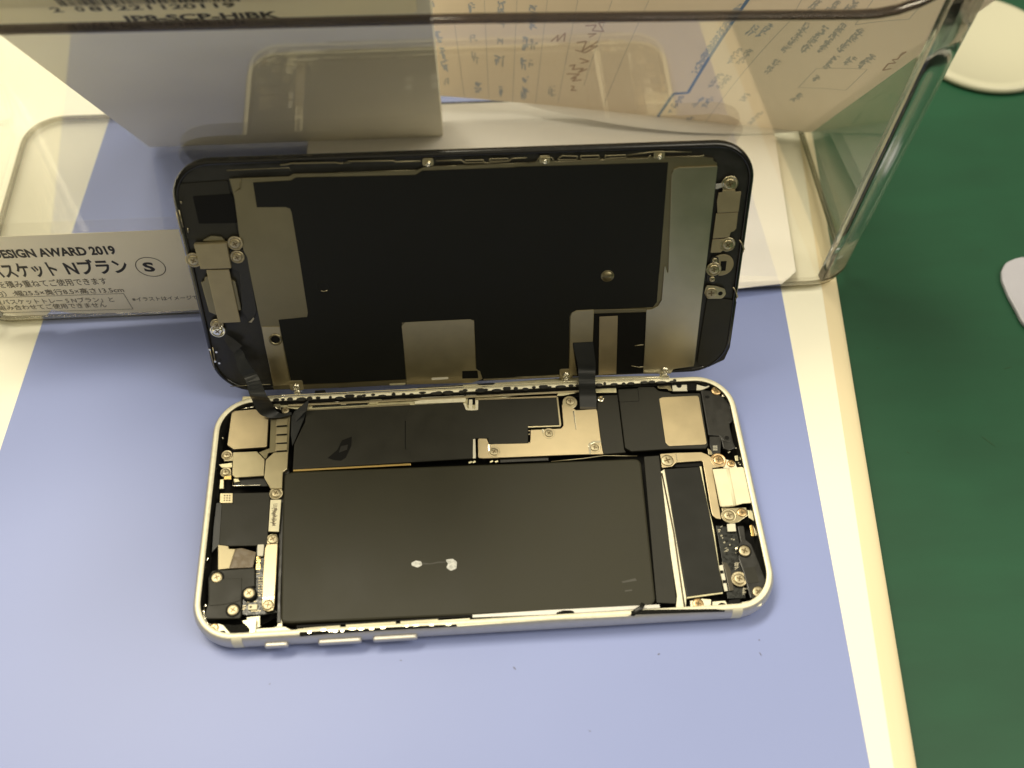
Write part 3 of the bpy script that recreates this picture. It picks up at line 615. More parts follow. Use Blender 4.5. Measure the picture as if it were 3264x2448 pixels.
a, b = [(-54.12,-15.42),(-54.27,-11.96)]; text("820-018", a, b, .95, Matrix.Translation((0, 0, 4.3 * MM)), M_gold, ph, 'board_number', bold=.03, z=.05)
bm = bmesh.new()
for q in [(-54.54,-16.47),(-53.97,-17.56),(-53.92,-18.23),(-53.87,-18.89),(-53.83,-19.55),(-53.83,-20.2),(-53.83,-20.86),(-53.83,-21.51),(-53.84,-22.03),(-53.6,-17.59),(-53.55,-18.25),(-53.5,-18.91),(-53.53,-19.57),(-53.53,-20.22),(-53.53,-20.88),(-53.56,-21.53),(-57.11,-24.41),(-57.07,-24.92),(-57.4,-25.29),(-56.21,-23.56),(-54.75,-23.52),(-55.07,-25.81),(-54.34,-25.86),(-53.61,-25.82)]: prism(bm, quad(q[0], q[1], .75, .18, random.choice((0, .1))), 4.29, 4.42)
link('solder_contacts', bm, M_screw, ph)
ch = cover('camera_chip', [(-56.19,-24.23),(-54.01,-24.29),(-54.03,-25.64),(-56.14,-25.59)], 4.8, M_cream, .4); screw(ch, *[(-55.54,-24.92)][0], 4.62, .32, M_dark, name='chip_dot')
cover('dotted_pad', [(-64.76,-8.36),(-62.21,-8.84),(-61.96,-9.63),(-60.38,-9.72),(-61.43,-14.8),(-64.13,-14.96)], 4.6, M_tan, .3)
cover('brown_ribbon', [(-60.36,-9.71),(-58.74,-9.65),(-55.26,-10.95),(-55.78,-14.97),(-61.52,-14.89)], 4.7, M_brown, .3)
cover('black_shield', [(-65.26,-15.36),(-55.21,-15.24),(-54.86,-19.94),(-56.79,-20.22),(-57.7,-21.07),(-57.68,-23.66),(-57.51,-26.98),(-57.88,-27.72),(-65.69,-27.37),(-65.95,-25.96),(-65.48,-23.44),(-66.06,-17.16)], 5.2, M_blk, .9, r=.3, bevel=.2)
cover('black_step', [(-65.78,-17.75),(-58.08,-17.69),(-57.79,-21.24),(-57.85,-23.43),(-60.82,-24.02),(-62.25,-24.19),(-65.14,-24.27)], 5.32, M_blk, .3, r=.3, bevel=.12)
for q in [(-64,-17.28),(-56.05,-21.68),(-59.47,-25.63)]: cover('screw_seat', disc(q[0], q[1], 1.75), 5.3, M_deep, .5); screw(ph, q[0], q[1], 5.3, 1.35)
cover('corner_piece', [(-65.26,-29.26),(-62.49,-28.8),(-61.39,-29.17),(-59.53,-31.27),(-61.04,-32.9),(-64.02,-31.44)], 5.5, M_lip, 1.2, r=.2)
screw(ph, *[(-63.4,-29.79)][0], 5.45, 1.1, M_screwB); cover('corner_hole', disc(*[(-61.41,-31.47)][0], .95), 5.53, M_deep, .2, bevel=0)
cover('foam_block', [(-61.29,-28.81),(-58.75,-29.22),(-56.5,-28.98),(-55.27,-30.31),(-55.42,-32.03),(-57.97,-32.74),(-60.83,-32.57),(-59.66,-31.03)], 5., M_foam, 2., r=.2)
cover('front_floor_metal', [(-56.5,-27.05),(-53.38,-26.86),(-53.2,-29.32),(-49.44,-29.8),(-49.32,-26.01),(-48.28,-27.09),(-48,-29.89),(-54.1,-30.07),(-56.33,-29.13)], 4., M_lip, .5)
cover('corner_clip', [(-57.38,-28.14),(-53.97,-27.89),(-53.91,-31.84),(-55.18,-31.72),(-56.62,-29.19)], 4.9, M_rail, .5, r=.3); cover('corner_clip', [(-53.99,-30.25),(-47.29,-30.11),(-45.56,-31.09),(-46.01,-31.56),(-53.9,-31.45)], 4.6, M_lip, .5)

# ---- logic board under its black films
cover('logic_board_film', [(-45.11,28.81),(-17.63,28.93),(-3.78,28.9),(-2.7,26.34),(-0.07,26.19),(0.32,29.45),(21.6,29.08),(21.6,20.38),(13.1,20.62),(12.72,15.48),(2.56,15.69),(2.43,17.49),(-0.22,17.64),(-1.67,17.42),(-1.91,11.79),(-17.79,11.62),(-47.67,11.21),(-47.7,18.81),(-45.21,25.28)], 4.95, M_blk, .6, bevel=.08)
cover('second_film', [(-19.1,24.33),(-17.57,28.82),(-3.79,28.8),(-2.7,26.24),(-0.08,26.09),(0.32,29.35),(21.54,28.99),(21.55,20.39),(13.05,20.63),(12.68,15.49),(2.6,15.7),(2.48,17.5),(-0.26,17.66),(-1.71,17.43),(-1.95,11.87),(-17.73,11.86),(-17.7,15.23),(-19.02,15.37)], 5.02, M_blk, .12, bevel=.03)
for s in ([(-47.53,11.18),(-17.66,11.29),(-17.61,10.71),(-47.63,10.67)],): cover('gold_edge', s, 5.0, M_gold, .5, bevel=.1)
cover('board_edge_trim', [(-45.12,29.09),(-17.88,29.38),(-17.62,28.89),(-45.11,28.78)], 5.02, M_screw, .5, bevel=.05); cover('board_edge_trim', [(-0.22,29.86),(21.29,29.55),(21.82,29.04),(0.44,29.41)], 5.04, M_stlW, .5, bevel=.05)
cover('board_edge_trim', [(21.35,28.95),(21.74,28.98),(21.82,20.41),(21.54,19.85),(13.05,20.01),(13.04,20.45),(21.32,20.31)], 5.1, M_steel, .5, bevel=.05)
cover('board_edge_trim', [(-0.36,29.39),(0.44,29.35),(0.23,26.28),(-1.4,26.19),(-2.97,26.47),(-3.56,28.51),(-2.99,28.61),(-2.5,26.84),(-0.48,26.72)], 5.1, M_lip, .5, bevel=.05)
slit = cover('film_seam', [(-19.12,24.01),(-18.86,23.99),(-18.94,15.43),(-19.12,15.44)], 5.05, M_deep, .06, bevel=0)
cover('tape_scrap', [(-38.97,14),(-36.51,16.35),(-35.44,19.1),(-32.9,20.06),(-32.97,17.32),(-34.28,13.87),(-35.52,13.01),(-37.3,13.32)], 4.99, M_deep, .05, bevel=0); cover('tape_scrap_light', [(-35.65,17.33),(-33.87,17.67),(-34.09,16.2),(-36.1,15.44)], 5.0, M_blk2, .05, bevel=0)
cover('black_tape_flap', [(-48.44,27.85),(-44.46,31.35),(-44.92,28.35),(-45.92,24.68),(-47.26,20.4),(-48.1,17.96),(-48.69,21.62),(-48.77,26.7)], 5.3, M_flex, .1, bevel=0)
_fl = [(*[(-48.27,28.21)][0], 5.4), (*[(-44.05,30.14)][0], 8.0), (*[(-44.81,27.8)][0], 6.5), (*[(-47.61,25.14)][0], 5.4)]
bm = bmesh.new(); vs = [bm.verts.new(Vector(q) * MM) for q in _fl]; bm.faces.new(vs); link('tape_lifted_corner', bm, M_flex, ph)
cover('steel_connector_cover', [(-0.24,17.1),(0.11,17.39),(2.09,17.2),(2.55,15.51),(12.65,15.2),(13.24,15.21),(13.65,19.17),(21.57,19.1),(22.33,19.97),(22.49,26.57),(25.31,25.28),(26.14,24.48),(31.52,24.57),(31.67,23.9),(31.61,14.77),(31.82,10.83),(25.13,11.1),(0.81,11.4),(-0.17,11.58),(-0.42,12.22)], 5.35, M_stlW, .4, r=.15, bevel=.15)
cover('cover_crease', [(25.21,24.24),(25.66,24.27),(25.64,18.44),(25.38,18.46)], 5.4, M_clear, .12, bevel=.05)
for s in ([(2.21,15.2),(2.73,15.42),(2.71,13.39),(2.26,13.29)], [(16.56,19.23),(17.11,19.2),(17.03,18.17),(16.64,18.06)], [(31.72,14.79),(29.61,14.86),(28.55,14.29),(28.02,13.43),(28.31,13.03),(28.95,13.88),(29.89,14.33),(31.61,14.23)], [(28.21,13.16),(28.87,13.12),(28.64,10.99),(28.19,10.89)]): cover('pressed_edge', s, 5.44, M_clear, .2, bevel=.06)
scr_at([(3.75,13.13),(18.33,17.78),(29.77,12.87)], 1.1, None, .1, z=5.35)
cover('round_tab', disc(*[(24.72,27.2)][0], 2.0), 5.15, M_steel, .3); scr_at([(24.85,27.38)], 1.15, None, 0, z=5.25); scr_at([(33.02,27.66)], .95, M_clear, 0, z=5.2)
cover('small_clip', [(-1.51,17.37),(-0.89,17.38),(-1.01,11.72),(-1.8,11.64)], 5.2, M_white, .4, r=.1)
cover('gap_contacts', [(13.03,19.24),(13.52,19.21),(13.49,18.82),(13.01,18.85)], 5.2, M_screw, .2); cover('gap_contacts', [(12.96,18.21),(13.45,18.18),(13.42,17.8),(12.93,17.82)], 5.2, M_screw, .2); cover('gap_contacts', [(12.77,15.65),(13.25,15.62),(13.23,15.24),(12.74,15.27)], 5.2, M_screw, .2)
cover('board_front_trim', [(5.18,11.31),(17.69,11.2),(17.61,10.21),(5.12,10.32)], 4.6, M_blk2, .4, bevel=.1); tube('battery_tape_edge', [(*q, 4.75) for q in [(18.22,9.74),(26.39,10.13),(31.97,10.68),(40.52,10.06)]], .14, M_steel, ph)
for q in [(-2.51,10.84),(-1.52,10.9),(2.96,10.76),(4.26,10.69)]: cover('pull_tab_clip', quad(q[0], q[1], .9, .5, .4), 4.7, M_rail, .3)

# ---- loudspeaker end
cover('antenna_cover', [(32.29,29.05),(37.76,29.06),(37.46,12.2),(37.79,11.29),(32.01,11.13),(31.69,15.09),(31.76,24.23)], 4.8, M_blk, .6, r=.2, bevel=.15)
spk = cover('loudspeaker', [(38.04,30.65),(43.15,30.61),(43.89,31.07),(47.85,30.89),(48.92,29.52),(51.78,28.85),(52.33,28.32),(60.03,28.17),(59.34,12.01),(58.56,11.08),(48.32,11.49),(44.65,11.43),(39.16,11.38),(37.68,12.54)], 5.1, M_blk, .9, r=.4, bevel=.2)
cover('speaker_plate', [(48.7,26.97),(49.64,27.34),(59.02,27.29),(59.41,26.77),(59.09,12.67),(58.54,12.24),(49.14,12.27),(48.4,13.42)], 5.2, M_stlW, .25, r=.5, bevel=.1, parent=spk)
outline('speaker_groove', fillet([(38.11,30.56),(43.45,30.5),(43.27,26.52),(37.88,26.47)], .5), .14, 5.1, M_deep, spk, Matrix.Identity(4))
vt = cover('speaker_vent', [(60.27,29.1),(63.37,28.62),(65.96,26.52),(67.34,23.72),(67.3,18.85),(66.14,18.19),(66,16.53),(66.06,12.97),(66.37,10.61),(64.39,10.08),(63.09,10.8),(62.99,13.62),(62.74,14.53),(59.93,14.93)], 5.2, M_blk2, 1.2, r=.35, bevel=.25)
cover('vent_boss', disc(*[(64.53,13.71)][0], 1.25), 5.35, M_blk2, .3, bevel=.15, parent=vt); cover('vent_hole', disc(*[(64.54,13.75)][0], .6), 5.37, M_deep, .1, bevel=0, parent=vt); cover('vent_hole', disc(*[(61.64,26.7)][0], .65, 16, .45), 5.22, M_deep, .1, bevel=0, parent=vt)
scr_at([(64.36,28.43)], 1.35, M_screwB, 0, z=5.3); scr_at([(65.98,26.84)], .5, M_clear, 0, z=5.2)
wp_ = cover('white_bracket', [(52.94,32.43),(57.04,32.24),(56.8,29.08),(52.75,29.26)], 5., M_white, .5, r=.15); cover('bracket_slot', disc(*[(54.69,31.11)][0], .75, 20, 1.0), 5.03, M_deep, .2, bevel=0, parent=wp_)
cover('black_clip', [(57.01,32.43),(59.65,32.23),(58.96,29.04),(56.65,29.12)], 5.15, M_deep, .6, r=.2); cover('white_bracket', [(59.57,31.03),(60.96,30.45),(63.55,30.68),(62.58,29.97),(60.53,29.16),(59.15,29.17)], 5., M_white, .5); cover('rubber_dot', disc(*[(61.81,31.28)][0], 1.15), 5.3, M_deep, .5)
cover('curved_tab', [(48.45,32.05),(49.39,32.63),(51.33,32.78),(52.37,31.95),(52.6,29.3),(51.87,29.34),(51.34,30.05),(49.04,30.25)], 5.05, M_stlD, .5, r=.4)
fc = cover('flex_connector', [(60.18,14.52),(63.13,14.35),(62.67,11.79),(61.95,8.93),(59.95,9.16),(59.73,11.96)], 5.2, M_blk2, .5, r=.2)
bm = bmesh.new()
for q in [(60.77,11.52),(60.67,10.99),(60.58,10.44),(61.37,11.49),(61.28,10.96),(61.18,10.4)]: prism(bm, quad(q[0], q[1], .55, .2), 5.19, 5.27)
link('connector_pins', bm, M_white, fc)
cover('grey_tab', [(59,11.16),(59.83,10.64),(60.38,9.1),(58.98,9.3)], 5., M_steel, .3)
cover('l_shaped_bracket', [(46.47,10.08),(50.32,10.18),(57.1,9.99),(58.46,9.3),(59.61,8.3),(60.14,7.93),(62.33,7.8),(62.54,5.39),(59.27,5.19),(59.12,-0.28),(58.94,-9.29),(57.71,-9),(56.93,-8.08),(56.81,-6.51),(56.94,0.49),(57.07,7.21),(56.51,7.41),(50.17,7.28),(48.97,6.19),(46.3,5.96)], 5.3, M_stlW, .4, r=.25, bevel=.15)
cover('bracket_ridge', [(50.42,9.92),(50.63,9.9),(50.64,7.56),(50.44,7.57)], 5.38, M_clear, .1); scr_at([(48,7.98)], 1.6, None, 0, z=5.3); scr_at([(61.16,7.37)], 1.35, M_screwB, .1, z=5.3)
cover('pale_tab', [(62.61,7.94),(65.43,6.74),(65.71,5.01),(62.09,5.11)], 5.0, M_lip, .3); scr_at([(64.28,6.23)], 1.0, M_screwB, 0, z=5.1)
tp = cover('cream_folded_tape', [(59.08,4.6),(62.54,4.62),(66.67,4.78),(67.77,4.09),(67.33,-5.5),(64.98,-5.52),(62.57,-6.1),(59.69,-6.21),(59.16,-5.96)], 5.8, M_cream, .35, r=.4, bevel=.15)
tube('tape_fold', [(*q, 5.8) for q in [(62.81,4.51),(62.73,-6.01)]], .55, M_cream, tp, flat=.4)
cover('cream_tape_step', [(59.03,4.49),(62.63,4.51),(62.56,-5.95),(59.38,-6.13)], 5.95, M_cream, .16, r=.3, parent=tp)
cover('lower_tab', [(59.57,-5.97),(62.66,-6.31),(65.75,-6.34),(65.8,-8.6),(62.91,-10.29),(60.86,-10.57),(59.4,-9.24)], 5.2, M_steel, .3, r=.3); scr_at([(61.01,-8.39)], 1.3, None, .1, z=5.25); scr_at([(64.36,-7.74)], 1.2, M_screwB, 0, z=5.2)
cover('connector_block', [(60.13,-10.55),(62.24,-10.52),(62.07,-12.63),(59.95,-12.59)], 5.1, M_white, .4)
cover('panel_frame', [(45.84,5.22),(47.11,5.91),(47.13,-28.49),(46.56,-31.69),(44.29,-31),(45,-28.22),(45.17,-9.88)], 4.7, M_lip, .5, bevel=.15); tube('frame_groove', [(*q, 4.75) for q in [(46.19,4.68),(46.71,-11.84),(46.33,-28.32),(46.33,-31.7)]], .2, M_brown, ph)
cover('haptic_panel', [(47.03,5.65),(55.92,5.85),(56.41,-10.23),(56.01,-28.01),(47.32,-28.68),(47.11,-14.41)], 5.0, M_panel, .7, r=.1, bevel=.1)
cover('panel_edge', [(56.16,6.05),(56.65,6.02),(56.41,-3.07),(56.73,-11.85),(56.01,-27.5),(55.68,-27.77),(56.46,-10.14)], 4.85, M_rail, .5, bevel=.05); cover('panel_edge', [(47.22,-28.67),(55.91,-28.01),(55.99,-28.35),(47.15,-29.1)], 4.85, M_rail, .4, bevel=.05)
cover('panel_recess', [(49.18,6.79),(50.34,7.62),(56.56,7.75),(56.88,6.17),(50.41,6.22)], 4.55, M_deep, .4)
lb = cover('lower_circuit_board', [(57.5,-10.42),(62.48,-11.19),(62.58,-18.03),(61.31,-29.62),(56.96,-29.49),(57.44,-20.1)], 4.3, M_pcb, .5)
bm = bmesh.new()
for q in [(58.1,-11.74),(58.38,-13.29),(58.55,-13.91),(58.75,-15.14),(58.9,-16.65),(58.45,-17.53),(59.23,-17.12),(60.03,-15.82),(60.73,-14.34),(61.26,-14.53),(61.39,-16.8),(61.17,-17.99),(58.01,-12.2),(58.9,-17.4),(60.5,-20.78),(60.92,-20.8),(60.42,-21.21),(60.83,-21.24),(60.31,-21.8),(60.72,-21.82),(60.23,-22.23),(61.18,-27.37),(61.09,-27.79),(61.01,-28.21),(60.93,-28.64),(61.58,-27.39),(61.42,-28.24),(58.82,-10.86)]: prism(bm, quad(q[0], q[1], random.uniform(.3, .7), random.uniform(.15, .4), random.uniform(0, 1)), 4.29, 4.45)
link('solder_contacts', bm, M_clear, lb)
cs = cover('contact_strip', [(56.24,-21.24),(57.21,-21.09),(57.25,-27.76),(56.42,-27.85)], 4.9, M_white, .4)
for q in [(56.66,-22.98),(56.79,-25.45)]: cover('strip_gap', quad(q[0], q[1], .8, .8), 4.94, M_deep, .1, bevel=0, parent=cs)
cover('dark_ribbon', [(57.06,-20.25),(58.39,-20.63),(58.89,-22.42),(58.74,-27.62),(57.6,-27.84),(57.52,-22.34)], 4.75, M_flexS, .2)
arm = cover('microphone_arm', [(62.58,-11.22),(64.27,-11.26),(63.99,-14.91),(65.11,-16.34),(66.07,-21.31),(66.94,-27.18),(65.44,-29.8),(63.66,-30.54),(62.13,-30.02),(61.73,-23.68),(61.22,-19.84),(62.03,-16.3),(62.56,-15.43)], 5.2, M_blk2, .9, r=.4, bevel=.25)
cover('arm_pad', [(62.08,-22.43),(64.74,-22.3),(65.04,-26.3),(62.08,-26.41)], 5.3, M_blk, .2, bevel=.05, parent=arm)
for q in [(63.02,-18.05)]: cover('screw_seat', disc(q[0], q[1], 1.75), 5.3, M_deep, .3, parent=arm)
scr_at([(63.02,-18.05),(64.28,-28.69)], 1.42, None, 0, z=5.3); scr_at([(60.49,-24.99)], 1.3, M_screw, .1, z=5.0)
cover('gold_spring', [(65.7,-11.16),(66.4,-11.04),(66.46,-14.05),(65.59,-14.15)], 5.0, M_gold, .4); cover('gold_spring', [(66.5,-10.99),(66.96,-12.25),(67.3,-14.04),(66.59,-14.06)], 4.95, M_screw, .4)
cover('cream_pad', [(47.82,-29.78),(50.73,-29.39),(52.85,-29.72),(52.38,-31.6),(47.64,-31.73)], 5., M_lip, .5, r=.1); scr_at([(49.56,-30.63)], 1.3, M_screwB, 0, z=5.1)
cover('cream_pad', [(53.08,-30.24),(56.16,-30.2),(56.44,-31.15),(56.08,-32.11),(52.79,-31.91)], 5., M_lip, .5, r=.2); cover('rubber_dot', disc(*[(55.14,-31.85)][0], 1.15), 5.2, M_deep, .5)
cover('black_clip', [(56.85,-30.21),(59.67,-30.1),(59.3,-32.44),(56.78,-32.51)], 5.4, M_deep, .6, r=.2); cover('corner_piece', [(59.82,-30.93),(61.78,-30.63),(63.23,-30.86),(65.28,-30.13),(64.35,-32.05),(60.44,-32.65)], 5.2, M_lip, .5); cover('rubber_dot', disc(*[(62.25,-31.49)][0], .95), 5.25, M_deep, .3)
for s in ([(65.67,8.56),(66.6,8.62),(66.4,7.02),(65.6,7.07)], [(66.96,8.37),(67.47,8.34),(67.31,7.2),(66.85,7.23)], [(66.02,-6.91),(67.6,-7.63),(67.58,-10.59),(65.88,-9.09)]): cover('side_clip', s, 5.0, M_rail, .3)

# small glints and dark bits crowding the gap inside the left and right rim
bm = bmesh.new()
for q in [(-66.42,27.43),(-67.35,25.85),(-67.06,23.76),(-66.28,21.65),(-67.24,15.42),(-67.45,11.58),(-67.06,12.54),(-67.51,11.26),(-67.42,-11.75),(-66.99,-12.32),(-67.27,-14.45),(-66.18,-23.94),(-66.41,-25.2),(64.43,9.67),(66.39,8.17),(66.39,6.56),(66.61,6.09),(66.51,10.95),(61.62,-16.91),(61.75,-17.67),(66.58,-7.37),(66.56,-8.94),(67.49,-9.3)]:
    prism(bm, quad(q[0], q[1], random.uniform(.25, .8), random.uniform(.2, .5), random.uniform(0, 3)), 3.5, 4.6 + random.random() * .4)
link('rim_gap_glints', bm, M_clear, ph)
tube('inner_wire', [(*q, 4.9) for q in [(-66.24,-23.79),(-66.33,-25.32),(-65.91,-27.11),(-65.06,-28.42),(-64.31,-28.72)]], .16, M_clear, ph)
tube('inner_wire', [(*q, 4.9) for q in [(-62.45,30.25),(-58.93,30.75)]], .18, M_clear, ph); tube('inner_wire', [(*q, 4.9) for q in [(-66.75,27.49),(-66.04,28.27),(-64.94,29.26)]], .2, M_steel, ph)
# ---- battery
bt_poly = [(-50.06,10.44),(-46.81,10.78),(41.38,9.37),(39.75,-29.4),(37.15,-30.62),(-45.97,-29.4),(-48.35,-29.03)]
bat = cover('battery', bt_poly, 4.7, M_batt, 3.6, r=[1.6, .5, 1.8, 2.2, .5, 2.5, 2.5], bevel=1.1)
cover('battery_flap', [(42.3,9.8),(46.27,9.9),(44.65,-28.94),(44.28,-30.13),(39.89,-29.64)], 4.75, M_blk, .5, bevel=.12)
cover('battery_frame', [(-50.87,10.76),(-49.71,10.96),(-48.76,-23.83),(-48.33,-29.07),(-49.29,-29.01)], 4.2, M_blk2, .6); scr_at([(-49.53,11)], .9, M_blk2, 0, z=4.3)
bm = bmesh.new()
for s in ([(-17.9,-16.06),(-16.78,-15.53),(-15.44,-15.85),(-15.24,-16.82),(-16.36,-17.35),(-17.68,-16.79)], [(-9.63,-15.72),(-7.84,-15.58),(-6.86,-16.49),(-7.03,-18.15),(-8.39,-18.67),(-9.47,-17.77),(-9,-16.84)]): prism(bm, fillet(s, .3), 4.69, 4.76)
link('glue_smear', bm, M_smear, bat)
bm = bmesh.new()
for s in ([(32.28,-23.84),(35.6,-23.22),(35.96,-23.83),(32.46,-24.21)], [(32.77,-26.1),(34.46,-25.97),(34.52,-26.32),(32.73,-26.45)], [(25.59,-31.01),(27.79,-30.92),(27.76,-31.15),(25.56,-31.24)]): prism(bm, s, 4.69, 4.715)
s_ = [(-15.45,-16.09),(-13.23,-16.46),(-11.43,-16.09),(-9.65,-16.2),(-9.66,-16.44),(-11.55,-16.44),(-13.23,-16.7),(-15.23,-16.58)]; prism(bm, s_, 4.69, 4.715)
link('light_scuffs', bm, M_batt if False else mat('scuff_grey', (.055, .053, .042), .5), bat)

# ---- front interior strip
for s, m, z in [([(-44.54,-30.88),(-37.47,-30.31),(-34.52,-30.29),(-34.54,-31.2),(-44.51,-31.59)], M_cream, 4.6), ([(-33.25,-30.17),(-21.61,-30.21),(-21.61,-31.12),(-33.18,-31.18)], M_cream, 4.7), ([(-20.53,-30.13),(-11.66,-30.23),(-11.87,-31.04),(-20.51,-31.09)], M_cream, 4.7),
                ([(-15.8,-31.28),(-11.63,-30.81),(-4.21,-30.74),(-4.41,-31.11),(-7.03,-31.77),(-15.81,-31.71)], M_lip, 4.8), ([(-3.71,-29.92),(14.32,-29.85),(40.5,-30.06),(40.52,-30.98),(14.22,-31.06),(-3.74,-30.67)], M_alu, 4.75),
                ([(0.06,-31.29),(4.37,-31.14),(4.34,-31.69),(0.11,-31.6)], M_rail, 4.7), ([(5.53,-31.28),(9.25,-31.31),(9.22,-31.67),(5.49,-31.76)], M_rail, 4.7), ([(27.35,-31.3),(30.04,-31.24),(29.98,-31.74),(27.36,-31.72)], M_rail, 4.8), ([(31.91,-31.38),(33.52,-31.34),(33.47,-31.73),(31.86,-31.74)], M_rail, 4.8)]:
    cover('side_spring', s, z, m, .4, bevel=.08)
cover('bright_lip', [(-7.35,-32.39),(14.08,-32.04),(32.86,-32.29),(32.68,-33),(14.01,-32.81),(-7.38,-33.06)], 6.02, M_lip, .8, bevel=.1)
cover('lip_adhesive', [(-43.53,-32.23),(-36.71,-32.29),(-23.04,-32.34),(-7.47,-32.58),(-7.48,-32.96),(-23.04,-32.91),(-36.69,-32.93),(-43.48,-33.12)], 6.3, M_foam, .8, bevel=.1); cover('lip_adhesive', [(33.35,-31.82),(37.05,-31.76),(53.01,-32.54),(55.34,-33.01),(55.31,-33.15),(50.24,-33.01),(33.23,-32.75)], 6.3, M_foam, .8, bevel=.1)
cover('front_gap', [(-44.53,-30.15),(-34.49,-30.22),(-21.55,-30.19),(-11.61,-30.17),(-3.71,-30.07),(-3.73,-30.4),(-11.61,-30.46),(-21.55,-30.48),(-34.48,-30.53),(-44.5,-30.7)], 4.95, M_deep, .3, bevel=0)
bm = bmesh.new()
for q in [(-38.07,-32.12),(-36.47,-32.41),(-33.73,-32.62),(-31.47,-32.29),(-27.02,-32.56),(-24.4,-32.44),(-18.92,-32.39),(-16.86,-32.35),(-13.2,-32.5),(-9.3,-32.65),(-29.42,-32.46),(-41.23,-32.52),(-35.33,-32.57)]: prism(bm, disc(q[0], q[1], random.uniform(.4, .9), 8, .25), 6.2, 6.36)
link('adhesive_glints', bm, M_clear, ph)
cover('adhesive_lump', [(15.82,-31.01),(17.46,-30.56),(19.58,-30.69),(20.2,-31.14),(19.57,-32.13),(16.25,-32.14)], 5.9, M_foam, .8, r=.3); tube('loose_pull_tab', [(*q, z) for q, z in zip([(33.5,-32.44),(34.51,-31.89),(35.66,-31.32),(36.49,-30.12)], (5.8, 6.3, 6.6, 5.8))], .55, M_blk2, ph, flat=.4); cover('adhesive_lump', [(33.08,-32.1),(34.41,-31.77),(34.84,-32.54),(33.98,-32.98),(33.06,-32.87)], 6.1, M_foam, .5, r=.3)

# ================================================================== SCREEN ASSEMBLY (leans back on the basket)
Sm = Matrix([[0.9999676, -0.0003151, -0.0080381], [-0.0074448, 0.3422629, -0.9395747], [0.0030472, 0.9396042, 0.3422495]]); O_ = [-0.222, 35.048, 4.855]
SX, SY = 68.8, 66.4
TS = Matrix(((Sm[0][0], Sm[0][1], Sm[0][2], O_[0] * MM), (Sm[1][0], Sm[1][1], Sm[1][2], O_[1] * MM), (Sm[2][0], Sm[2][1], Sm[2][2], O_[2] * MM), (0, 0, 0, 1)))
bm = bmesh.new(); rg = []
sp = [(-1.0, -2.3), (-.3, -2.1), (0, -1.6), (0, -1.0), (-.15, -.6), (-.5, -.1), (-.8, 0), (-1.15, 0), (-1.3, -.15), (-1.4, -.55)]
for d, z in sp: rg.append([bm.verts.new(Vector((x, y, z)) * MM) for x, y in rrect(-SX - d, SX + d, -d, SY + d, 10.4 + d, 12)])
for i, (A, Bq) in enumerate(zip(rg, rg[1:])):
    N = len(A)
    for k in range(N): f = bm.faces.new((A[k], A[(k+1) % N], Bq[(k+1) % N], Bq[k])); f.smooth = True; f.material_index = 0
bm.faces.new(rg[0]); f = bm.faces.new(rg[-1]); f.material_index = 1
scn = link('screen_assembly', bm, [M_glass, M_blk2], ph); scn.matrix_world = TS
scn['label'] = 'black screen panel seen from its inner side'
def dc(name, poly, z1, m, th=.2, r=0, bevel=.08): return slab(name, poly, z1 - th, z1, m, scn, r=r, bevel=bevel)
dc('sensor_backing', [(-67.17,60.69),(-55.18,61.08),(-55.29,46.92),(-55.04,45.99),(-61.93,46.06),(-66.59,46.03),(-68.1,46.55)], -.3, M_blk, .2, r=.4)
dc('front_camera_window', [(-63.98,57.49),(-54.77,57.77),(-54.88,50.14),(-63.91,50.34)], -.25, M_deep, .1, r=.3, bevel=.02)
dc('shield_plate', [(-54.64,61.67),(-51.7,61.73),(-40.97,61.57),(-39.9,62.23),(-26.54,62.14),(-29.42,62.25),(-11.51,62.09),(-9.68,62.87),(-6.31,63.06),(14.32,63.02),(11.39,62.72),(16.43,63.3),(43.04,63.43),(55.11,63.12),(55.95,63.37),(56,62.86),(58.14,62.5),(58.35,61.72),(59.21,61.32),(59.45,34.14),(59.38,23.43),(59.4,3.31),(59.02,2.39),(54.71,2.12),(53.68,1.54),(53.25,0.31),(45.85,0.62),(25.45,1.15),(10.72,1.18),(-36.36,1.49),(-32.99,1.84),(-49.08,1.86),(-49.46,0.75),(-53.76,0.7),(-53.7,11.25),(-53.95,23.4),(-54.02,26.96),(-54.1,39.22),(-54.97,46.15),(-54.31,56.87)], .1, M_stlD, .5, r=0, bevel=.12)
dc('plate_lower_left', [(-53.68,20.88),(-49.19,20.66),(-49.13,2.16),(-53.54,1.97),(-53.83,15.16)], .25, M_steel, .2, bevel=.08)
film = dc('screen_back_film', [(-49.42,60.56),(-40.67,60.75),(-39.4,61.45),(-29.51,61.28),(-11.78,61.02),(-10.13,62.03),(14.31,62.05),(11.38,62.16),(47.53,61.93),(47.7,31.14),(47.57,34.79),(47.69,23.42),(46.77,21.91),(31.45,21.86),(26.89,22.01),(25.45,21.04),(25.18,20.01),(25.36,1.67),(10.71,1.51),(14.09,1.32),(2.12,1.26),(1.51,3.69),(0.52,4.73),(0.49,20.25),(-18.09,20.38),(-18.36,2.22),(-36.28,2.06),(-48.79,2.14),(-49.21,22.65),(-41.93,23.2),(-41.55,24.46),(-41.52,38.77),(-41.65,52.49),(-41.89,53.61),(-42.82,54.05),(-49.56,54.26)], .2, M_scrf, .12, bevel=.03)
dc('chip_tab', [(-18.21,19.37),(-17.21,20.42),(-0.49,20.54),(0.48,19.89),(0.4,4.77),(1.51,3.87),(2.12,1.3),(-0.9,0.18),(-18.48,0.56),(-18.13,2.25)], .26, M_steel, .15, r=.4, bevel=.1)
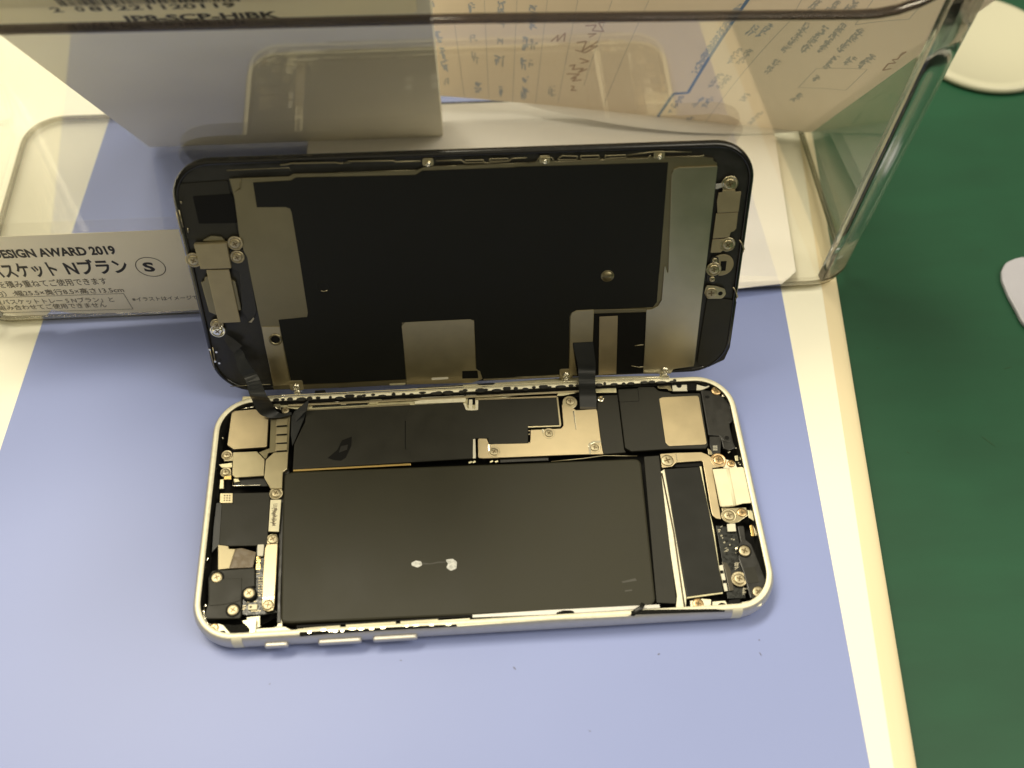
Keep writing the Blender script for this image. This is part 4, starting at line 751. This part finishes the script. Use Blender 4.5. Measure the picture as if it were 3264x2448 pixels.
dc('tab_hole', [(-3.25,4.3),(0.84,4.22),(0.98,1.68),(-3.36,1.77)], .29, M_deep, .05, r=.2, bevel=0); dc('tab_slot', [(-11.57,2.49),(-7.08,2.48),(-7.05,1.83),(-11.52,1.73)], .3, M_white, .05, r=.3, bevel=0)
dc('home_button_plate', [(59.31,60.62),(50.14,60.62),(48.97,60.15),(48.6,59.01),(49.95,31.21),(48.8,34.9),(48.84,24.23),(48.01,22.39),(46.6,21.52),(45.08,21.32),(45.38,11.03),(45.56,1.38),(53.13,0.67),(53.69,2.08),(59.2,2.73),(59.24,23.74),(59.38,34.43)], .5, M_stlH, .35, r=.25, bevel=.2)
dc('cable_plate', [(25.35,20.16),(25.71,21.36),(26.87,21.99),(31.42,22.02),(31.44,21.43),(31.48,11.99),(26.23,11.97),(27.61,1.36),(25.4,1.48)], .45, M_steel, .3, r=.2, bevel=.15)
dc('plate_rib', [(31.42,21.98),(45.07,21.67),(45.13,20.73),(31.46,20.87)], .42, M_stlD, .25, bevel=.1)
dc('cable_recess', [(31.5,20.58),(45.1,20.38),(45.64,0.87),(33.43,1.07),(27.74,1.18),(26.26,11.74),(31.51,11.9)], .24, M_deep, .1, bevel=0)
dc('tan_strip', [(32.93,19.73),(37.72,19.77),(38.25,1.21),(33.41,1.16)], .38, M_stlW, .2, r=.1, bevel=.08); tube('recess_glint', [(*q, .4) for q in [(42.74,10.22),(45.09,10.47)]], .12, M_steel, scn); tube('recess_glint', [(*q, .4) for q in [(42.22,3.67),(44.4,3.11),(45.56,3.31)]], .12, M_steel, scn)
dc('earpiece_bracket', [(-65.86,45.5),(-58.07,45.51),(-58.13,42.37),(-58.18,38.6),(-65.56,38.69),(-65.74,42.48)], 1.0, M_tan, 1.2, r=.15, bevel=.2)
dc('speaker_body', [(-66.36,34.66),(-65.44,35.1),(-65.13,36.17),(-64.39,36.26),(-58.91,35.04),(-57.96,34.51),(-57.93,26.2),(-64.12,24.85),(-64.71,25.13),(-66.04,25.96)], .35, M_stlD, .8, r=.2, bevel=.15)
dc('earpiece_strip', [(-64.34,38.29),(-58.81,38.16),(-58.66,22.8),(-64.22,22.76)], .75, M_tan, .3, bevel=.15); dc('camera_barrel', [(-64.5,45.86),(-61.62,47.23),(-59.25,46.9),(-58.12,45.36)], .2, M_stlD, .4, r=.6)
for q, r_, m in [([(-56.19,45.05)], 1.25, M_screw), ([(-56.33,41.32)], 1.15, M_screw), ([(-66.88,40.94)], 1.3, M_screw), ([(-64.76,22.14)], 1.1, M_screw), ([(-64.93,20.26)], 1.3, M_clear)]:
    screw(scn, *q[0], .45, r_, m, dish=.1)
dc('screw_arm', [(-57.93,43.09),(-54.65,43.18),(-53.98,41.04),(-54.04,35.74),(-54.24,25.52),(-55.21,23.52),(-56.78,23.09),(-57.83,25.69),(-56.53,36.99),(-58.39,38.15)], .12, M_blk2, .3, r=.3, bevel=.1)
dc('arm_glint', [(-55.33,23.91),(-55.15,23.39),(-56.02,22.28),(-56.85,22.45),(-56.13,22.93)], .3, M_steel, .1)
rr = [(-50.84,16.8)][0]; bm = bmesh.new(); lathe(bm, rr[0], rr[1], [(1.75, .2), (1.7, .5), (1.4, .55), (1.15, .35), (1.1, .2)]); link('screw_ring', bm, M_stlD, scn, smooth=True); dc('ring_hole', disc(rr[0], rr[1], 1.1), .3, M_deep, .1, bevel=0)
for q, k in (([(-36.79,31.7)][0], 0), ([(34.53,31.76)][0], 1)):
    bm = bmesh.new(); lathe(bm, q[0], q[1], [(1.7, .19), (1.55, .3), (1.3, .22), (1.25, .1 if k == 0 else .5), (.02, .1 if k == 0 else .62)]); link('dimple', bm, M_scrf if k == 0 else M_stlD, scn, smooth=True)
tube('dimple_glint', [(*q, .3) for q in [(-37.42,30.86),(-36.71,30.63),(-35.83,30.91)]], .12, M_steel, scn)
# home button end
dc('button_bracket', [(60.32,53.77),(61.19,53.82),(61.21,54.41),(64.21,54.5),(64.43,53.81),(65.75,53.88),(65.76,48.58),(60.63,48.43),(60.15,51.53)], .62, M_tan, .4, r=.1, bevel=.15)
dc('button_bracket', [(60.34,48.21),(65.73,48.35),(65.8,43.91),(65.18,43.15),(64.58,43.02),(64.32,41.62),(60.24,41.38)], .5, M_tan, .4, r=.15, bevel=.15)
dc('button_bracket', [(60.22,41.08),(64.32,41.22),(65.47,39.91),(65.5,38.47),(64.42,37.88),(63.27,37.93),(62.63,37.31),(60.13,37.36)], .36, M_tan, .4, r=.2, bevel=.12)
dc('strap', [(59.37,56.02),(61.48,56.23),(61.7,55.49),(60.27,54.81),(59.46,54.69)], .4, M_alu, .2); dc('screw_tab', [(61.43,56.68),(62.56,57.45),(64.02,56.72),(64.44,54.35),(61.7,54.31)], .35, M_steel, .3, r=.6)
hb = [(64.03,34.08)][0]; he = [(66.21,33.99)][0]; hr = he[0] - hb[0]
dc('home_button', disc(hb[0] - .6, hb[1] - .6, hr + .9, 40), .1, M_tan, .5, bevel=.15); dc('button_chip', [(63.1,34.68),(64.54,34.71),(64.57,31.93),(63.18,31.92)], .16, M_deep, .1, bevel=0)
dc('button_clamp', fillet([(60.48,36.09),(62.35,36.07),(62.9,31.07),(62.85,28.87),(61.77,28.08),(60.21,28.99),(59.58,32.34),(60.23,32.18)], .8), .3, M_blk2, .4)
for q, r_ in [([(62.8,55.94)], 1.35), ([(64.22,39.51)], 1.3), ([(61.42,35.19)], .7), ([(61.47,32.58)], 1.3), ([(61.33,29.77)], .75)]: screw(scn, *q[0], .4, r_, M_steel, dish=.1 if r_ > 1 else 0)
dc('screw_tab', [(60.03,27.99),(62.71,27.53),(65.01,26.58),(65.49,25.03),(64.6,23.71),(60.75,23.82),(59.74,25.64)], .35, M_steel, .3, r=.8, bevel=.12); screw(scn, *[(61.51,25.69)][0], .4, 1.5, M_screw); dc('tab_hole', disc(*[(63.96,25.34)][0], .6), .37, M_deep, .1, bevel=0)
for s in ([(67.03,27.1),(67.74,26.06),(68.57,24.14),(68.03,23.65)], [(66.97,40.71),(67.82,39.56),(68.49,38.1),(68.27,37.14)]): tube('spring_wire', [(*q, .4) for q in s], .18, M_steel, scn)
dc('corner_pad', [(60.79,24.05),(68.65,22.64),(68.59,8.04),(67.52,4.01),(63.13,1.6),(60.17,3.27),(60.38,13.54)], -.1, M_blk, .2, r=.8)
# clips and rails along the top edge
for s, r_ in [([(-42.5,64.84),(-41.05,64.83),(-39.85,65.06),(-29.77,64.87),(-28.82,64.62),(-26.23,64.75),(-28.14,64.72),(-26.73,65.09),(-16.6,64.83),(-16.04,64.52),(-10.36,64.51)], .2), ([(-51.64,61.82),(-40.91,61.77),(-39.85,62.36),(-26.5,62.27),(-29.38,62.38),(-11.49,62.27)], .16),
              ([(-6.83,64.46),(-0.93,64.41),(-0.17,63.66),(4.17,63.63),(4.96,63.47),(10.11,63.7),(10.71,64.35),(14.31,64.43)], .17), ([(-6.31,63.09),(-1.78,63.03)], .14), ([(-54.78,63.94),(-40.59,64.03),(-40.31,63.29)], .1), ([(11.38,62.97),(16.41,63.07),(17.07,64.25),(20.11,64.28),(20.65,63.13),(26.22,63.15),(42.47,63.16),(43.21,63.98)], .15), ([(37.61,64.19),(44.48,64.83),(52.79,64.41)], .14), ([(46.86,63.42),(55.04,63.26),(55.82,63.51)], .15),
              ([(-52.06,61.67),(-52.59,59.12),(-53.79,58.41)], .12), ([(-64.89,2.59),(-54.33,2.72)], .12), ([(14.3,63.16),(-0.2,62.97)], .1)]:
    tube('edge_rail', [(*q, .35) for q in s], r_, M_stlD, scn)
for s in ([(-0.15,64.3),(4.19,64.28),(4.17,63.65),(0.03,63.7)], [(5.48,64.44),(9.82,64.43),(10.11,63.85),(5.66,63.87)], [(26.59,64.38),(31.01,64.38),(31.2,63.58),(27.01,63.6)], [(32.43,64.24),(37.21,64.26),(37.51,63.63),(32.59,63.53)], [(21.17,63.68),(22.48,64.61),(26.19,64.33),(25.81,63.5)]):
    tube('edge_clip', [(*q, .4) for q in fillet(s, .3)], .16, M_stlD, scn, closed=True)
def standoff(q, r_=.9):
    bm = bmesh.new(); lathe(bm, q[0], q[1], [(r_ * 1.2, -.2), (r_ * 1.2, .25), (r_ * .9, .4), (r_ * .95, .9), (r_ * .75, 1.1), (r_ * .3, 1.12), (r_ * .28, .9), (.02, .9)], 20); link('standoff', bm, M_clear, scn)
for q in [(-8.63,63.84),(18.45,63.49),(45.27,63.61)]: dc('standoff_tab', quad(q[0], q[1] + .3, 2.6, 1.9), .3, M_steel, .3, r=.6, bevel=.1); standoff(q, .62)
for q in [(-47.53,1.02),(24.61,1.02),(51.39,1.29)]: dc('standoff_tab', quad(q[0], q[1] + .9, 3.6, 3.2), .4, M_steel, .3, r=.6, bevel=.1); standoff((q[0], q[1] + .5), 1.05); standoff((q[0], q[1] - 1.2), 1.0)
dc('bottom_rail', [(-49.04,2.01),(-32.96,1.98),(-36.3,1.92),(-18.16,1.93),(-18.25,0.66),(-36.46,0.51),(-33.11,0.57),(-49.24,0.6)], .3, M_stlD, .3, bevel=.1)
dc('bottom_rail', [(2.34,1.32),(14.08,1.34),(10.71,1.59),(23.27,1.48),(23.28,0.91),(10.7,1.02),(14.08,0.83),(2.33,0.89)], .35, M_steel, .3, bevel=.1)
dc('bottom_slot', [(-22.99,1.13),(-18.44,1.17),(-18.94,0.57),(-22.81,0.61)], .38, M_rail, .1, r=.2, bevel=.03)
# glinting bits along the left edge
for s in ([(-68.5,53.81),(-68.44,47.86)], [(-67.72,54.22),(-67.65,49.76)], [(-66.86,56.49),(-66.8,55.84)], [(-66.7,49.49),(-66.75,48.25)], [(-68.09,14.69),(-67.97,8.32)], [(-67.26,15.05),(-67.36,10.75)]): tube('edge_glint', [(*q, .1) for q in s], .13, M_steel, scn, n=5)
for q in [(-68.08,14.5),(-67.36,10.75),(-66.42,10.15),(-66.53,13.67)]: dc('edge_dot', disc(q[0], q[1], .3, 10), .3, M_clear, .3, bevel=0)

# ---- flex cables from screen to body
ribbon('display_cable', [(25.99,38.49,16.38),(26.23,37.6,14.52),(27.13,36.11,11.33),(27.5,34.54,8.78),(27.23,31.12,9),(27.29,29.54,7),(27.44,28.14,5.8),(27.18,25.16,5.45)], [(31.3,38.48,16.48),(31.6,37.46,14.28),(32.17,35.73,10.4),(32.1,34.29,8.21),(31.65,30.86,9),(31.73,29.28,7),(31.88,27.89,5.8),(31.52,24.64,5.45)], .15, M_flex, ph)
cover('cable_end', [(27.5,30.17),(31.85,30.19),(31.49,24.49),(27.16,24.67)], 5.55, M_flexS, .1, bevel=.05)
ribbon('sensor_cable', [(-63.93,41.07,21.36),(-62.14,39.03,17.85),(-61.65,37.03,15.28),(-61.15,35.72,14.03),(-59.88,34.15,12.68),(-58.22,28.97,14),(-58.04,28.9,11.5),(-57.48,27.67,9),(-56.45,26.88,7),(-54.28,26.43,5.9),(-51.57,26.47,5.7),(-48.68,27.29,5.6)], [(-62.86,41.45,22.42),(-59.73,39.25,18.49),(-59.07,37.8,17.44),(-57.82,36.24,15.53),(-56.33,34.43,13.54),(-53.74,28.32,14),(-53.24,28.16,11.5),(-52.82,27.98,9),(-52.83,28.42,7),(-52.32,28.14,5.9),(-51.05,27.67,5.7),(-48.92,28.13,5.6)], .14, M_flex, ph)
ribbon('sensor_cable_fold', [(-63.81,41.09,21.69),(-63.23,40.11,20.2),(-61.95,38.93,18.16)], [(-63.06,41.56,23.01),(-61.03,40.6,21.59),(-59.5,39.69,20.3)], .2, M_blk2, ph)
